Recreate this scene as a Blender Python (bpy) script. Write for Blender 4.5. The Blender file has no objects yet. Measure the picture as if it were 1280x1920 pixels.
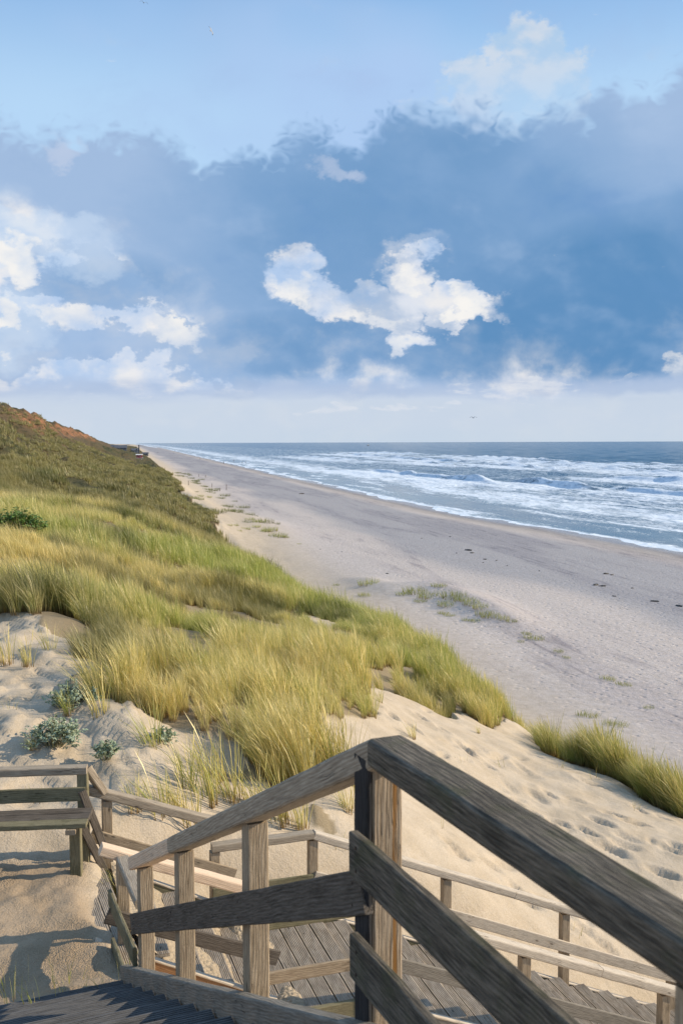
import bpy, bmesh, math, random
import numpy as np
from mathutils import Vector, Matrix

R = math.radians
random.seed(7)
rng = np.random.default_rng(11)
sc = bpy.context.scene
COL = sc.collection
H = 15.0                      # camera height above the sea (sea level is z = 0)
HAZE = 0.0
F = 1867.0                    # focal length in pixels of the 1280 px wide photograph
PITCH = math.atan(131 / F)
CP, SP = math.cos(PITCH), math.sin(PITCH)

# ------------------------------------------------------------------ camera
cam_d = bpy.data.cameras.new('camera')
cam = bpy.data.objects.new('camera', cam_d)
COL.objects.link(cam)
cam.location = (0, 0, H)
cam.rotation_euler = (R(90) - PITCH, R(0.18), 0)
cam_d.sensor_fit = 'HORIZONTAL'
cam_d.sensor_width = 24
cam_d.lens = 35.0
cam_d.clip_start = 0.05
cam_d.clip_end = 90000
cam_d.dof.use_dof = True
cam_d.dof.focus_distance = 12.0
cam_d.dof.aperture_fstop = 6.3
sc.camera = cam

# ------------------------------------------------------------------ view + sun
sc.view_settings.view_transform = 'Standard'
sc.view_settings.look = 'None'
sc.view_settings.gamma = 1
sc.view_settings.use_curve_mapping = False
sc.view_settings.exposure = 0.14
SUN_AZ, SUN_EL = R(84), R(27)           # azimuth from +Y towards +X
sun_d = bpy.data.lights.new('sun', 'SUN')
sun_d.energy = 5.0
sun_d.angle = R(0.6)
sun_d.color = (1.0, 0.85, 0.64)
sun = bpy.data.objects.new('sun', sun_d)
COL.objects.link(sun)
sv = Vector((math.sin(SUN_AZ) * math.cos(SUN_EL), math.cos(SUN_AZ) * math.cos(SUN_EL), math.sin(SUN_EL)))
sun.rotation_euler = sv.to_track_quat('Z', 'Y').to_euler()
sun.location = (30, 5, 40)


def lin(r, g, b):
    def c(v):
        v /= 255.0
        return v / 12.92 if v <= 0.04045 else ((v + 0.055) / 1.055) ** 2.4
    return (c(r), c(g), c(b))


# ------------------------------------------------------------------ node helper
class NT:
    def __init__(self, tree):
        self.t = tree
        self.n = tree.nodes
        self.l = tree.links

    def new(self, typ, **kw):
        n = self.n.new(typ)
        for k, v in kw.items():
            setattr(n, k, v)
        return n

    def put(self, sock, v):
        if v is None:
            return
        if hasattr(v, 'is_output') or isinstance(v, bpy.types.NodeSocket):
            self.l.new(v, sock)
        else:
            if isinstance(v, (tuple, list)) and len(v) == 3 and sock.type == 'RGBA':
                v = (*v, 1)
            sock.default_value = v

    def m(self, op, a, b=None, c=None, clamp=False):
        n = self.new('ShaderNodeMath', operation=op, use_clamp=clamp)
        self.put(n.inputs[0], a)
        if b is not None:
            self.put(n.inputs[1], b)
        if c is not None:
            self.put(n.inputs[2], c)
        return n.outputs[0]

    def vm(self, op, a, b=None):
        n = self.new('ShaderNodeVectorMath', operation=op)
        self.put(n.inputs[0], a)
        if b is not None:
            self.put(n.inputs[1], b)
        return n.outputs[0]

    def mix(self, f, a, b, mode='MIX'):
        n = self.new('ShaderNodeMix', data_type='RGBA', blend_type=mode)
        n.clamp_factor = True
        self.put(n.inputs['Factor'], f)
        self.put(n.inputs[6], a)
        self.put(n.inputs[7], b)
        return n.outputs[2]

    def ss(self, v, lo, hi, a=0.0, b=1.0, smooth=True):
        n = self.new('ShaderNodeMapRange')
        n.interpolation_type = 'SMOOTHSTEP' if smooth else 'LINEAR'
        n.clamp = True
        self.put(n.inputs[0], v)
        for i, q in enumerate((lo, hi, a, b)):
            self.put(n.inputs[i + 1], q)
        return n.outputs[0]

    def noise(self, vec, scale, detail=4, rough=0.5, dist=0.0, lac=2.0, col=False):
        n = self.new('ShaderNodeTexNoise')
        self.put(n.inputs['Vector'], vec)
        n.inputs['Scale'].default_value = scale
        n.inputs['Detail'].default_value = detail
        n.inputs['Roughness'].default_value = rough
        n.inputs['Distortion'].default_value = dist
        n.inputs['Lacunarity'].default_value = lac
        return n.outputs['Color' if col else 'Fac']

    def voro(self, vec, scale, feature='F1', out='Distance', rand=1.0):
        n = self.new('ShaderNodeTexVoronoi', feature=feature)
        self.put(n.inputs['Vector'], vec)
        n.inputs['Scale'].default_value = scale
        n.inputs['Randomness'].default_value = rand
        return n.outputs[out]

    def comb(self, x, y, z):
        n = self.new('ShaderNodeCombineXYZ')
        for i, v in enumerate((x, y, z)):
            self.put(n.inputs[i], v)
        return n.outputs[0]

    def sep(self, v):
        n = self.new('ShaderNodeSeparateXYZ')
        self.put(n.inputs[0], v)
        return n.outputs

    def mapping(self, v, scale=(1, 1, 1), rot=(0, 0, 0), loc=(0, 0, 0)):
        n = self.new('ShaderNodeMapping')
        self.put(n.inputs[0], v)
        n.inputs['Location'].default_value = loc
        n.inputs['Rotation'].default_value = rot
        n.inputs['Scale'].default_value = scale
        return n.outputs[0]

    def attr(self, name, out='Fac', typ='GEOMETRY'):
        n = self.new('ShaderNodeAttribute', attribute_name=name, attribute_type=typ)
        return n.outputs[out]

    def bump(self, h, strength=0.5, dist=0.01, normal=None):
        n = self.new('ShaderNodeBump')
        n.inputs['Strength'].default_value = strength
        n.inputs['Distance'].default_value = dist
        self.put(n.inputs['Height'], h)
        if normal is not None:
            self.l.new(normal, n.inputs['Normal'])
        return n.outputs[0]


def material(name):
    m = bpy.data.materials.new(name)
    m.use_nodes = True
    t = NT(m.node_tree)
    for n in list(t.n):
        t.n.remove(n)
    out = t.new('ShaderNodeOutputMaterial')
    b = t.new('ShaderNodeBsdfPrincipled')
    t.l.new(b.outputs[0], out.inputs[0])
    return m, t, b, out


# ------------------------------------------------------------------ world: sky with clouds
world = bpy.data.worlds.new('World')
sc.world = world
world.use_nodes = True
W = NT(world.node_tree)
for n in list(W.n):
    W.n.remove(n)
wout = W.new('ShaderNodeOutputWorld')
tc = W.new('ShaderNodeTexCoord')
dirv = W.vm('NORMALIZE', tc.outputs['Generated'])
dx, dy, dz = W.sep(dirv)
az = W.m('ARCTAN2', dx, dy)
el = W.m('ARCSINE', dz)


def AZ(px):
    return math.atan((px - 640) / F)


def EL(py, px=640):
    v = (960 - py) / F
    zz = -SP + v * CP
    yy = CP + v * SP
    return math.atan2(zz, math.hypot(yy, (px - 640) / F))


def wcurve(pts):
    """a function of azimuth (pixels in, elevation out) as a float curve"""
    n = W.new('ShaderNodeFloatCurve')
    c = n.mapping.curves[0]
    lo, hi = -0.45, 0.45
    nx = W.ss(az, lo, hi, 0, 1, smooth=False)
    ps = [((AZ(px) - lo) / (hi - lo), EL(py, px) / 0.6) for px, py in pts]
    c.points[0].location = (0, ps[0][1])
    c.points[1].location = (1, ps[-1][1])
    for p in ps:
        c.points.new(*p)
    n.mapping.update()
    W.put(n.inputs['Value'], nx)
    return W.m('MULTIPLY', n.outputs[0], 0.6)


PX = 1 / F
vstretch = W.mapping(dirv, scale=(1, 1, 1.45))
n_big = W.noise(vstretch, 3.2, 3, 0.5)
n_mid = W.noise(vstretch, 9, 8, 0.58, 0.3)
n_fine = W.noise(vstretch, 26, 6, 0.52, 0.1)
puff = W.voro(W.vm('ADD', vstretch, W.vm('SCALE', W.noise(vstretch, 14, 3, col=True), None)), 15, 'SMOOTH_F1')
# signed edge noise in radians
e_mid = W.m('SUBTRACT', n_mid, 0.5)
e_fine = W.m('SUBTRACT', n_fine, 0.5)
edge = W.m('ADD', W.m('MULTIPLY', e_mid, 0.15), W.m('MULTIPLY', e_fine, 0.075))
warp = W.vm('SUBTRACT', W.noise(vstretch, 20, 6, 0.6, col=True), (0.5, 0.5, 0.5))
wx, wy, wz = W.sep(warp)
azw = W.m('ADD', az, W.m('MULTIPLY', wx, 0.11))
elw = W.m('ADD', el, W.m('MULTIPLY', wz, 0.11))


def blob(px, py, rx, ry, amp=1.0, ang=0.0, warped=True):
    """soft ellipse on the sky, 1 in the middle, 0 at its rim"""
    a, e = (azw, elw) if warped else (az, el)
    da = W.m('SUBTRACT', a, AZ(px))
    de = W.m('SUBTRACT', e, EL(py, px))
    ca, sa = math.cos(R(ang)), math.sin(R(ang))
    u = W.m('ADD', W.m('MULTIPLY', da, ca / (rx * PX)), W.m('MULTIPLY', de, sa / (rx * PX)))
    v = W.m('ADD', W.m('MULTIPLY', de, ca / (ry * PX)), W.m('MULTIPLY', da, -sa / (ry * PX)))
    d = W.m('ADD', W.m('MULTIPLY', u, u), W.m('MULTIPLY', v, v))
    return W.ss(d, 0.0, 1.0, amp, 0.0)


def maxof(lst):
    r = lst[0]
    for q in lst[1:]:
        r = W.m('MAXIMUM', r, q)
    return r


# clear sky (real sky texture) with the photograph's pale blue veil
sky = W.new('ShaderNodeTexSky', sky_type='NISHITA')
sky.sun_disc = False
sky.sun_elevation = SUN_EL
sky.sun_rotation = SUN_AZ
sky.altitude = 10
sky.air_density = 1.2
sky.dust_density = 1.0
sky.ozone_density = 2.0
bg_sky = W.new('ShaderNodeBackground')
W.l.new(sky.outputs[0], bg_sky.inputs[0])
bg_sky.inputs[1].default_value = 0.10

g = W.ss(el, EL(240), EL(-60), 0, 1)
veil = W.mix(g, lin(184, 218, 250), lin(146, 190, 238))
veil = W.mix(W.ss(n_big, 0.45, 0.7), veil, lin(176, 206, 245))
col = veil
# faint high wisps
col = W.mix(W.m('MULTIPLY', W.ss(n_mid, 0.5, 0.75), 0.25), col, lin(160, 185, 228))
# white tower rising behind the bank
tower = maxof([blob(985, 160, 120, 110), blob(930, 190, 120, 95), blob(1040, 170, 60, 80), blob(900, 215, 170, 70)])
tower = W.ss(W.m('ADD', tower, W.m('MULTIPLY', e_fine, 0.5)), 0.05, 0.45)
col = W.mix(W.m('MULTIPLY', tower, W.ss(el, EL(230), EL(80), 0.35, 0.85)), col, W.mix(W.ss(n_fine, 0.4, 0.62), lin(182, 210, 238), lin(218, 226, 236)))

# back layer inside the gaps: white sunlit cloud against pale blue
back = W.mix(W.ss(n_mid, 0.36, 0.66), lin(180, 206, 240), lin(228, 233, 243))
back = W.mix(W.m('MULTIPLY', W.ss(n_fine, 0.45, 0.68), 0.7), back, lin(250, 246, 242))
belowtop = W.ss(W.m('ADD', el, W.m('MULTIPLY', edge, 0.5)), EL(400), EL(300), 1, 0)
col = W.mix(belowtop, col, back)

# the dark bank
top = wcurve([(-200, 240), (0, 238), (100, 228), (180, 232), (300, 240), (335, 262), (410, 306), (440, 286),
              (500, 262), (560, 238), (620, 236), (668, 262), (700, 222), (760, 202), (860, 192), (960, 215), (1060, 190),
              (1100, 190), (1130, 168), (1215, 160), (1260, 120), (1290, 112), (1500, 100)])
tedge = W.m('ADD', W.m('MULTIPLY', W.m('SUBTRACT', W.noise(W.mapping(dirv, scale=(1, 1, 1)), 22, 3, 0.45, 0.0), 0.5), 0.06),
            W.m('MULTIPLY', W.m('SUBTRACT', 0.35, puff), 0.03))
top_m = W.ss(W.m('SUBTRACT', W.m('ADD', top, tedge), el), -0.008, 0.022)
bot = wcurve([(-200, 395), (0, 400), (120, 420), (220, 470), (300, 560), (380, 640), (440, 690), (560, 715),
              (700, 700), (800, 718), (900, 730), (1000, 725), (1100, 722), (1200, 715), (1280, 700), (1500, 700)])
bot_m = W.ss(W.m('SUBTRACT', el, W.m('ADD', bot, W.m('MULTIPLY', edge, 0.55))), -0.012, 0.018)
soft_bot = W.ss(W.m('SUBTRACT', el, W.m('ADD', bot, W.m('MULTIPLY', edge, 1.4))), -0.04, 0.05)
bot_m = W.m('ADD', W.m('MULTIPLY', bot_m, 0.65), W.m('MULTIPLY', soft_bot, 0.35))
bank = W.m('MULTIPLY', top_m, bot_m)
holes = maxof([blob(555, 515, 70, 62, 1.0, -30), blob(600, 560, 70, 48, 1.0, -40), blob(690, 578, 130, 42, 1.0, -8),
               blob(775, 545, 60, 80), blob(860, 578, 110, 34), blob(770, 628, 62, 48, 1.0, -20), blob(790, 480, 70, 40, 0.4)])
hm = W.m('MULTIPLY', W.ss(W.m('ADD', W.m('ADD', holes, W.m('MULTIPLY', e_fine, 0.7)), W.m('MULTIPLY', e_mid, 1.1)), -0.05, 0.85), 0.97)
hm = W.m('MULTIPLY', hm, W.ss(holes, 0.0, 0.75))
hm = W.m('MULTIPLY', hm, W.ss(W.noise(W.mapping(dirv, scale=(1, 1, 1.6)), 17, 5, 0.55, 0.2), 0.36, 0.56, 0.45, 1.0))
bank = W.m('MULTIPLY', bank, W.m('SUBTRACT', 1, hm))
lefts = maxof([blob(230, 530, 190, 62, 1.0, -8), blob(165, 655, 200, 50, 1.0, -2), blob(430, 660, 150, 70), blob(70, 530, 90, 26, 0.8),
               blob(20, 660, 150, 60, 0.7), blob(330, 600, 60, 20, .5)])
lm = W.ss(W.m('ADD', lefts, W.m('MULTIPLY', e_fine, 0.8)), 0.10, 0.55)
bank2 = W.m('MULTIPLY', W.m('MAXIMUM', bank, W.m('MULTIPLY', lm, 0.75)), 1.0)
# colour of the bank: pale blue above and on the left, deep blue low on the right
dark = maxof([blob(1180, 580, 620, 260, 1.15, 6, False), blob(780, 430, 640, 300, 0.72, 0, False), blob(640, 650, 400, 120, 0.8, 0, False), blob(230, 530, 220, 80, 0.6, 0, False)])
dark = W.m('ADD', dark, W.m('MULTIPLY', W.m('SUBTRACT', n_big, 0.5), 0.6))
dark = W.m('ADD', dark, W.m('MULTIPLY', e_mid, 0.5))
bcol = W.mix(W.ss(dark, 0.0, 0.55, smooth=False), lin(164, 191, 226), lin(134, 171, 213))
bcol = W.mix(W.ss(dark, 0.45, 1.05, smooth=False), bcol, lin(97, 146, 194))
def relief(scale, detail, rough, dxx, dzz):
    a = W.noise(vstretch, scale, detail, rough)
    b_ = W.noise(W.mapping(vstretch, loc=(dxx, 0, dzz)), scale, detail, rough)
    return W.m('SUBTRACT', a, b_)


shade = W.m('ADD', W.m('MULTIPLY', relief(5, 5, 0.48, 0.03, 0.04), 1.5), W.m('MULTIPLY', relief(20, 4, 0.5, 0.007, 0.01), 0.5))
bcol = W.mix(W.ss(shade, 0.04, 0.55, 0, 0.6), bcol, lin(178, 202, 233))
bcol = W.mix(W.ss(shade, -0.04, -0.55, 0, 0.6), bcol, lin(104, 150, 204))
bcol = W.mix(W.m('MULTIPLY', W.ss(W.noise(vstretch, 6.5, 5, 0.55, 0.5), 0.45, 0.75), 0.25), bcol, lin(160, 190, 228))
glints = maxof([blob(135, 285, 60, 30, 0.7), blob(632, 322, 60, 30, 0.7)])
bcol = W.mix(W.m('MULTIPLY', W.ss(W.m('ADD', glints, W.m('MULTIPLY', e_fine, 0.8)), 0.0, 1.2), 0.7), bcol, lin(205, 215, 236))
col = W.mix(bank2, col, bcol)
# thin bright veil left of centre
veil2 = maxof([blob(60, 440, 190, 70, 1.0), blob(30, 600, 100, 110, 0.8), blob(170, 480, 110, 60, .7)])
col = W.mix(W.m('MULTIPLY', W.ss(W.m('ADD', veil2, W.m('MULTIPLY', e_mid, 1.2)), 0.1, 0.9), 0.55), col, lin(208, 226, 247))
whites = maxof([blob(50, 485, 52, 48, 1.0), blob(150, 600, 90, 32), blob(330, 632, 85, 40), blob(15, 600, 35, 60), blob(320, 728, 28, 10, .8),
                blob(560, 540, 52, 40, .9, -40), blob(768, 634, 45, 34, .9), blob(775, 530, 40, 34, .6), blob(880, 577, 56, 20, .8), blob(690, 600, 90, 22, .45),
                blob(1270, 705, 40, 34, .7), blob(1000, 728, 46, 22, .7), blob(1180, 727, 40, 14, .6), blob(640, 745, 60, 16, .6), blob(850, 745, 60, 12, .6)])
wm = W.ss(W.m('ADD', whites, W.m('MULTIPLY', W.m('ADD', W.m('MULTIPLY', e_fine, 1.3), e_mid), 1.1)), 0.10, 1.05)
wm = W.m('MULTIPLY', W.m('MULTIPLY', wm, W.ss(whites, 0.0, 0.5)), W.ss(n_mid, 0.35, 0.55, 0.55, 1.0))
wcol_ = W.mix(W.ss(shade, -0.30, 0.15), lin(196, 212, 236), lin(253, 250, 245))
col = W.mix(W.m('MULTIPLY', wm, 0.9), col, wcol_)
# low layers down to the horizon
lown = W.noise(W.mapping(dirv, scale=(1, 1, 5)), 9, 6, 0.6)
low = W.mix(W.ss(lown, 0.4, 0.62), lin(186, 203, 230), lin(208, 220, 238))
low = W.mix(W.ss(W.m('ADD', el, W.m('MULTIPLY', e_mid, 0.03)), EL(770), EL(725)), lin(206, 218, 233), low)
low = W.mix(W.ss(el, EL(831), EL(790)), lin(203, 217, 232), low)
lowm = W.ss(W.m('ADD', el, W.m('MULTIPLY', edge, 0.42)), EL(748), EL(712), 0.92, 0)
col = W.mix(lowm, col, low)
bandm = W.m('MULTIPLY', W.ss(W.m('ADD', el, W.m('MULTIPLY', e_fine, 0.02)), EL(750), EL(735)), W.ss(el, EL(700), EL(725), 0, 0.55))
col = W.mix(W.m('MULTIPLY', bandm, W.ss(lown, 0.35, 0.6)), col, lin(160, 184, 220))
smallp = W.ss(W.m('ADD', W.m('MULTIPLY', W.m('SUBTRACT', W.noise(W.mapping(dirv, scale=(1, 1, 3.2)), 22, 6, 0.6, 0.4), 0.5), 3.0),
                  maxof([blob(640, 765, 520, 22, 0.5, 0, False), blob(950, 730, 360, 26, 0.6, 0, False), blob(200, 745, 300, 16, .4, 0, False)])), 0.62, 0.95)
col = W.mix(W.m('MULTIPLY', smallp, 0.55), col, lin(228, 232, 240))
# below the horizon: sea-grey
col = W.mix(W.ss(el, -0.01, 0.0), lin(120, 140, 165), col)
bg_c = W.new('ShaderNodeBackground')
W.l.new(col, bg_c.inputs[0])
bg_c.inputs[1].default_value = 0.88
wmix = W.new('ShaderNodeMixShader')
clear = W.m('MULTIPLY', W.ss(W.m('SUBTRACT', el, top), 0.0, 0.25), 0.18)
W.put(wmix.inputs[0], W.m('SUBTRACT', 1, clear))
W.l.new(bg_sky.outputs[0], wmix.inputs[1])
W.l.new(bg_c.outputs[0], wmix.inputs[2])
W.l.new(wmix.outputs[0], wout.inputs[0])
try:
    world.cycles.sampling_method = 'MANUAL'
    world.cycles.sample_map_resolution = 512
except Exception:
    pass


# ================================================================== helpers
def ray(px, py):
    u = (px - 640) / F
    v = (960 - py) / F
    return u, CP + v * SP, -SP + v * CP


def PY(px, py, Y):
    """photo sight line at ground distance Y, heights relative to the camera"""
    u, y, z = ray(px, py)
    return (u / y * Y, Y, z / y * Y)


CA, CB = -0.205, 0.979      # along-shore direction (x, y); cross-shore is (0.979, 0.205)


def ts(x, y):
    return x * CB - y * CA, x * CA + y * CB


def xy(t, s):
    return t * CB + s * CA, -t * CA + s * CB


def hash2(ix, iy, seed):
    h = (ix.astype(np.int64) * 374761393 + iy.astype(np.int64) * 668265263 + seed * 974711) & 0xffffffff
    h = ((h ^ (h >> 13)) * 1274126177) & 0xffffffff
    return ((h ^ (h >> 16)) & 0xffffff) / float(0xffffff)


def vnoise(x, y, seed=0):
    ix, iy = np.floor(x), np.floor(y)
    fx, fy = x - ix, y - iy
    ix = ix.astype(np.int64)
    iy = iy.astype(np.int64)
    fx = fx * fx * (3 - 2 * fx)
    fy = fy * fy * (3 - 2 * fy)
    a = hash2(ix, iy, seed)
    b = hash2(ix + 1, iy, seed)
    c = hash2(ix, iy + 1, seed)
    d = hash2(ix + 1, iy + 1, seed)
    return (a * (1 - fx) + b * fx) * (1 - fy) + (c * (1 - fx) + d * fx) * fy - 0.5


def fbm(x, y, seed=0, octv=4, gain=0.5):
    r = 0
    a = 1.0
    for i in range(octv):
        r = r + a * vnoise(x * 2 ** i + 17.3 * i, y * 2 ** i - 9.1 * i, seed + i)
        a *= gain
    return r


def sst(v, a, b):
    k = np.clip((v - a) / (b - a), 0, 1)
    return k * k * (3 - 2 * k)


def inpoly(x, y, poly):
    r = np.zeros(np.shape(x), bool)
    n = len(poly)
    for i in range(n):
        x0, y0 = poly[i]
        x1, y1 = poly[(i + 1) % n]
        if y0 == y1:
            continue
        c = (y0 > y) != (y1 > y)
        r ^= c & (x < (x1 - x0) * (y - y0) / (y1 - y0) + x0)
    return r


# ------------------------------------------------------------------ frames of the wooden walkways
D1 = Vector((-0.3846, 0.923, 0))         # down the upper stairs
N1 = Vector((0.923, 0.3846, 0))
A1 = Vector((0.10, 2.94, 0))             # top post of the upper stairs
UQ = Vector((0.95, 0.312, 0)).normalized()   # down the lower stairs
VQ = Vector((-0.312, 0.95, 0)).normalized()
Q0 = Vector((-1.73, 7.70, 0))
WID = 1.63


def f1(v, u=0.0, z=0.0):
    p = A1 + D1 * v + N1 * u
    return Vector((p.x, p.y, H + z))


def f2(U, V=0.0, z=0.0):
    p = Q0 + UQ * U + VQ * V
    return Vector((p.x, p.y, H + z))


def deck2(U):
    """height of the lower walkway's treads"""
    U = np.asarray(U, float)
    z = np.where(U < 0, -3.98, -3.98 - 0.9 * np.clip(U / 1.15, 0, 1))
    return z - np.clip(U - 2.04, 0, 99) * 0.42


# ------------------------------------------------------------------ terrain
ctl = []
for p in [(700, 1590, 11.3), (700, 1500, 12.8), (700, 1400, 15), (700, 1303, 18.2), (1000, 1740, 11.8), (1000, 1600, 14), (1000, 1500, 16.5),
          (1000, 1420, 19.8), (1000, 1376, 22.3), (1270, 1640, 14.5), (1280, 1548, 17.4), (1150, 1455, 20), (850, 1620, 11.8), (850, 1500, 14.5), (850, 1400, 18),
          (850, 1349, 20.2), (640, 1450, 12), (650, 1380, 14), (650, 1292, 17.3), (700, 1240, 24), (700, 1200, 30), (740, 1170, 34),
          (850, 1300, 24), (850, 1250, 30), (910, 1318, 26), (980, 1368, 24.3), (600, 1200, 27), (600, 1150, 36), (560, 1116, 50),
          (500, 1086, 60), (436, 1045, 80), (0, 1440, 10.3), (120, 1440, 10.6), (250, 1450, 10.5), (400, 1500, 11), (100, 1340, 12),
          (200, 1340, 12), (300, 1400, 11.5), (0, 1250, 14), (0, 1160, 17), (120, 1200, 15.5), (300, 1210, 18), (450, 1310, 15),
          (560, 1410, 13), (450, 1210, 21), (300, 1090, 32), (0, 1060, 25), (0, 955, 45), (150, 957, 50), (300, 985, 60),
          (400, 1020, 68), (450, 1105, 40), (150, 1010, 36)]:
    ctl.append(PY(*p))
for p in [(-3, 7, -4), (-2.4, 8.8, -4.02), (-4, 8.3, -3.9), (-1.8, 7.2, -4.05), (0, 1, -3.3), (-1, 3, -3.7), (-2.5, 4, -3.9), (-3.5, 5, -3.8), (-6, 5, -3.5),
          (-7, 9, -3.0), (1.5, 4, -4.4), (0.3, 6, -4.8), (3, 2, -4.4), (4, 5, -5.4), (2.5, 7.5, -5.9), (6, 3, -6), (8, 8, -7.2), (9, 12, -7.6), (5, 9.5, -6.8),
          (-.6, 8.6, -5.0), (0.2, 9.6, -5.05), (1.5, 9.6, -5.7), (3.5, 10.6, -6.5), (5.5, 11.2, -7.2), (-12, 12, -2.6), (-10, 3, -3), (-14, 25, -2.6),
          (0, -6, -2.5), (-8, -8, -2), (6, -6, -5), (8, 15.5, -7.0)]:
    ctl.append(p)
for s in (-10, 5, 20, 30, 40, 60, 80, 120, 200, 400, 800, 1600, 3000):
    for t, z in ((17.5, -12.6), (30, -13.1), (50, -13.9), (60, -14.45), (80, -15.4), (120, -17)):
        if s < 16 and t < 20:
            t += 3
        ctl.append((*xy(t, s), z))
for s, z in ((20, -7.0), (26, -7.0), (32, -7.2), (40, -7.8), (50, -8.3), (60, -8.8)):
    ctl.append((*xy(8.8, s), z))
    ctl.append((*xy(12.6, s), -11.9))
for s, prof in {
    75: ((-60, 4), (-30, 2.5), (-18, -1.8), (-8, -4.2), (4, -7.6), (7.6, -9.0), (11.5, -12.1)),
    95: ((4.5, -9.2), (8.5, -12.1)),
    115: ((-60, 9), (-30, 7.0), (-24, 4.2), (-16, -0.5), (-8, -4.2), (2, -7.9), (7.5, -9.9), (12, -12.3)),
    170: ((-60, 9), (-30, 8.3), (-25, 5), (-18, 0), (-8, -5), (0, -7.5), (10.5, -9.8)),
    250: ((-60, 8.5), (-30, 8.3), (-25, 5), (-18, 0), (-8, -5), (0, -7.8), (10.5, -9.8)),
    400: ((-60, 8.5), (-31, 8.3), (-26, 5), (-19, 0), (-9, -4.5), (0, -7.8), (10, -10)),
    700: ((-60, 8), (-36, 7.8), (-28, 3.5), (-20, -2), (-9, -5.5), (0, -8), (10, -10.2)),
    1100: ((-90, 7.5), (-46, 6.5), (-32, 0), (-20, -4.5), (-9, -7), (0, -9), (10, -10.8)),
    1700: ((-90, 3), (-46, 0), (-30, -5), (-9, -8.5), (10, -11)),
    3000: ((-90, -5), (-46, -7), (-9, -9.5), (10, -11.5)),
}.items():
    for t, z in prof:
        ctl.append((*xy(t, s), z))
for s in (-10, 20, 50):
    ctl.append((*xy(-60, s), -1.0))
ctl = np.array(ctl)


def warpc(x, y):
    t, s = ts(x, y)
    tw = np.sign(t) * 22 * np.log1p(np.abs(t) / 22)
    sw = 26 * np.log1p(np.clip(s, -18, None) / 26)
    return tw, sw


def _k(r2):
    return 0.5 * r2 * np.log(r2 + 1e-9)


_cx, _cy = warpc(ctl[:, 0], ctl[:, 1])
_n = len(ctl)
_A = np.zeros((_n + 3, _n + 3))
_A[:_n, :_n] = _k((_cx[:, None] - _cx[None]) ** 2 + (_cy[:, None] - _cy[None]) ** 2) + np.eye(_n) * 0.6
_A[:_n, _n] = 1
_A[:_n, _n + 1] = _cx
_A[:_n, _n + 2] = _cy
_A[_n:, :_n] = _A[:_n, _n:].T
_w = np.linalg.solve(_A, np.concatenate([ctl[:, 2], np.zeros(3)]))


def base_h(x, y):
    x = np.asarray(x, float).ravel()
    y = np.asarray(y, float).ravel()
    tx, ty = warpc(x, y)
    out = np.empty(len(x))
    for i in range(0, len(x), 40000):
        a, b = tx[i:i + 40000], ty[i:i + 40000]
        out[i:i + 40000] = _k((a[:, None] - _cx) ** 2 + (b[:, None] - _cy) ** 2) @ _w[:_n] + _w[_n] + a * _w[_n + 1] + b * _w[_n + 2]
    return out


# where the marram grows (plan polygons, from the boundaries seen in the photograph)
def pp(lst):
    return [PY(*q)[:2] for q in lst]


edge_in = pp([(60, 1165, 16.6), (130, 1195, 15.6), (180, 1250, 14.4), (215, 1330, 12.7), (300, 1345, 12.6), (360, 1400, 11.9),
              (450, 1505, 10.8), (545, 1480, 11.1), (625, 1415, 12.6), (648, 1300, 17.2), (700, 1296, 18.6), (800, 1335, 20.2), (950, 1378, 22.6),
              (1000, 1388, 23.2)])
GR = [(-9, 17.5)] + edge_in + [xy(9.4, 23.4)] + [xy(10.2 + 1.3 * float(fbm(np.array([s_e / 9.0]), np.array([0.3]), 77, 3, 0.6)[0]) - 1.6 * math.exp(-((s_e - 95) / 9.0) ** 2), s_e) for s_e in range(25, 300, 2)] + [xy(12, 300), xy(12, 3000), xy(-400, 3000), xy(-400, 40), (-40, 18)]
BARE = pp([(545, 1150, 37), (600, 1168, 32), (690, 1218, 26.5), (705, 1245, 24.5), (640, 1222, 25.8), (580, 1182, 30)])
STRIP = pp([(1005, 1385, 22.4), (1090, 1430, 21), (1150, 1480, 19.6), (1230, 1540, 17.8), (1330, 1600, 16.3)])
STRIP2 = STRIP + [(p[0] + 1.3, p[1] + 1.4) for p in reversed(STRIP)]


def veg(x, y):
    """1 where the marram is dense"""
    jx = x + 0.9 * fbm(x * 0.9, y * 0.9, 31, 3)
    jy = y + 1.2 * fbm(x * 0.9, y * 0.9, 37, 3)
    g = inpoly(jx, jy, GR).astype(float)
    g[inpoly(jx, jy, BARE)] = 0
    return g


# footprints in the near sand: x, y, heading, depth, scale
FOOT = []
for px, py, Y, n, ddx, ddy in [(780, 1480, 15.2, 3, 0.5, 1.2), (930, 1530, 15.2, 7, 0.7, -0.55), (985, 1515, 15.8, 6, 0.75, -0.55), (1030, 1475, 17, 6, 0.7, -0.6),
                               (1080, 1450, 18, 5, 0.7, -0.7), (900, 1470, 16, 5, 0.8, -0.4), (830, 1420, 17.5, 4, 0.8, 0.5), (1130, 1570, 16, 4, 0.7, -0.5),
                               (1180, 1500, 18, 5, 0.6, -0.8), (730, 1315, 17.5, 7, 0.6, -0.9), (780, 1325, 18.8, 4, 0.6, -0.9), (1010, 1385, 21.5, 6, 0.8, -0.6), (920, 1620, 13, 4, .5, .6),
                               (860, 1600, 12.6, 5, 0.7, -0.2), (960, 1680, 12.4, 4, 0.8, 0.1)]:
    x0, y0, _ = PY(px, py, Y)
    for i in range(n):
        FOOT.append((x0 + ddx * i * 0.62 + random.uniform(-.12, .12), y0 + ddy * i * 0.62 + random.uniform(-.15, .15) + (0.16 if i % 2 else -0.16),
                     math.atan2(ddy, ddx) + random.uniform(-.4, .4), random.uniform(.035, .075), random.uniform(.8, 1.25)))
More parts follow.
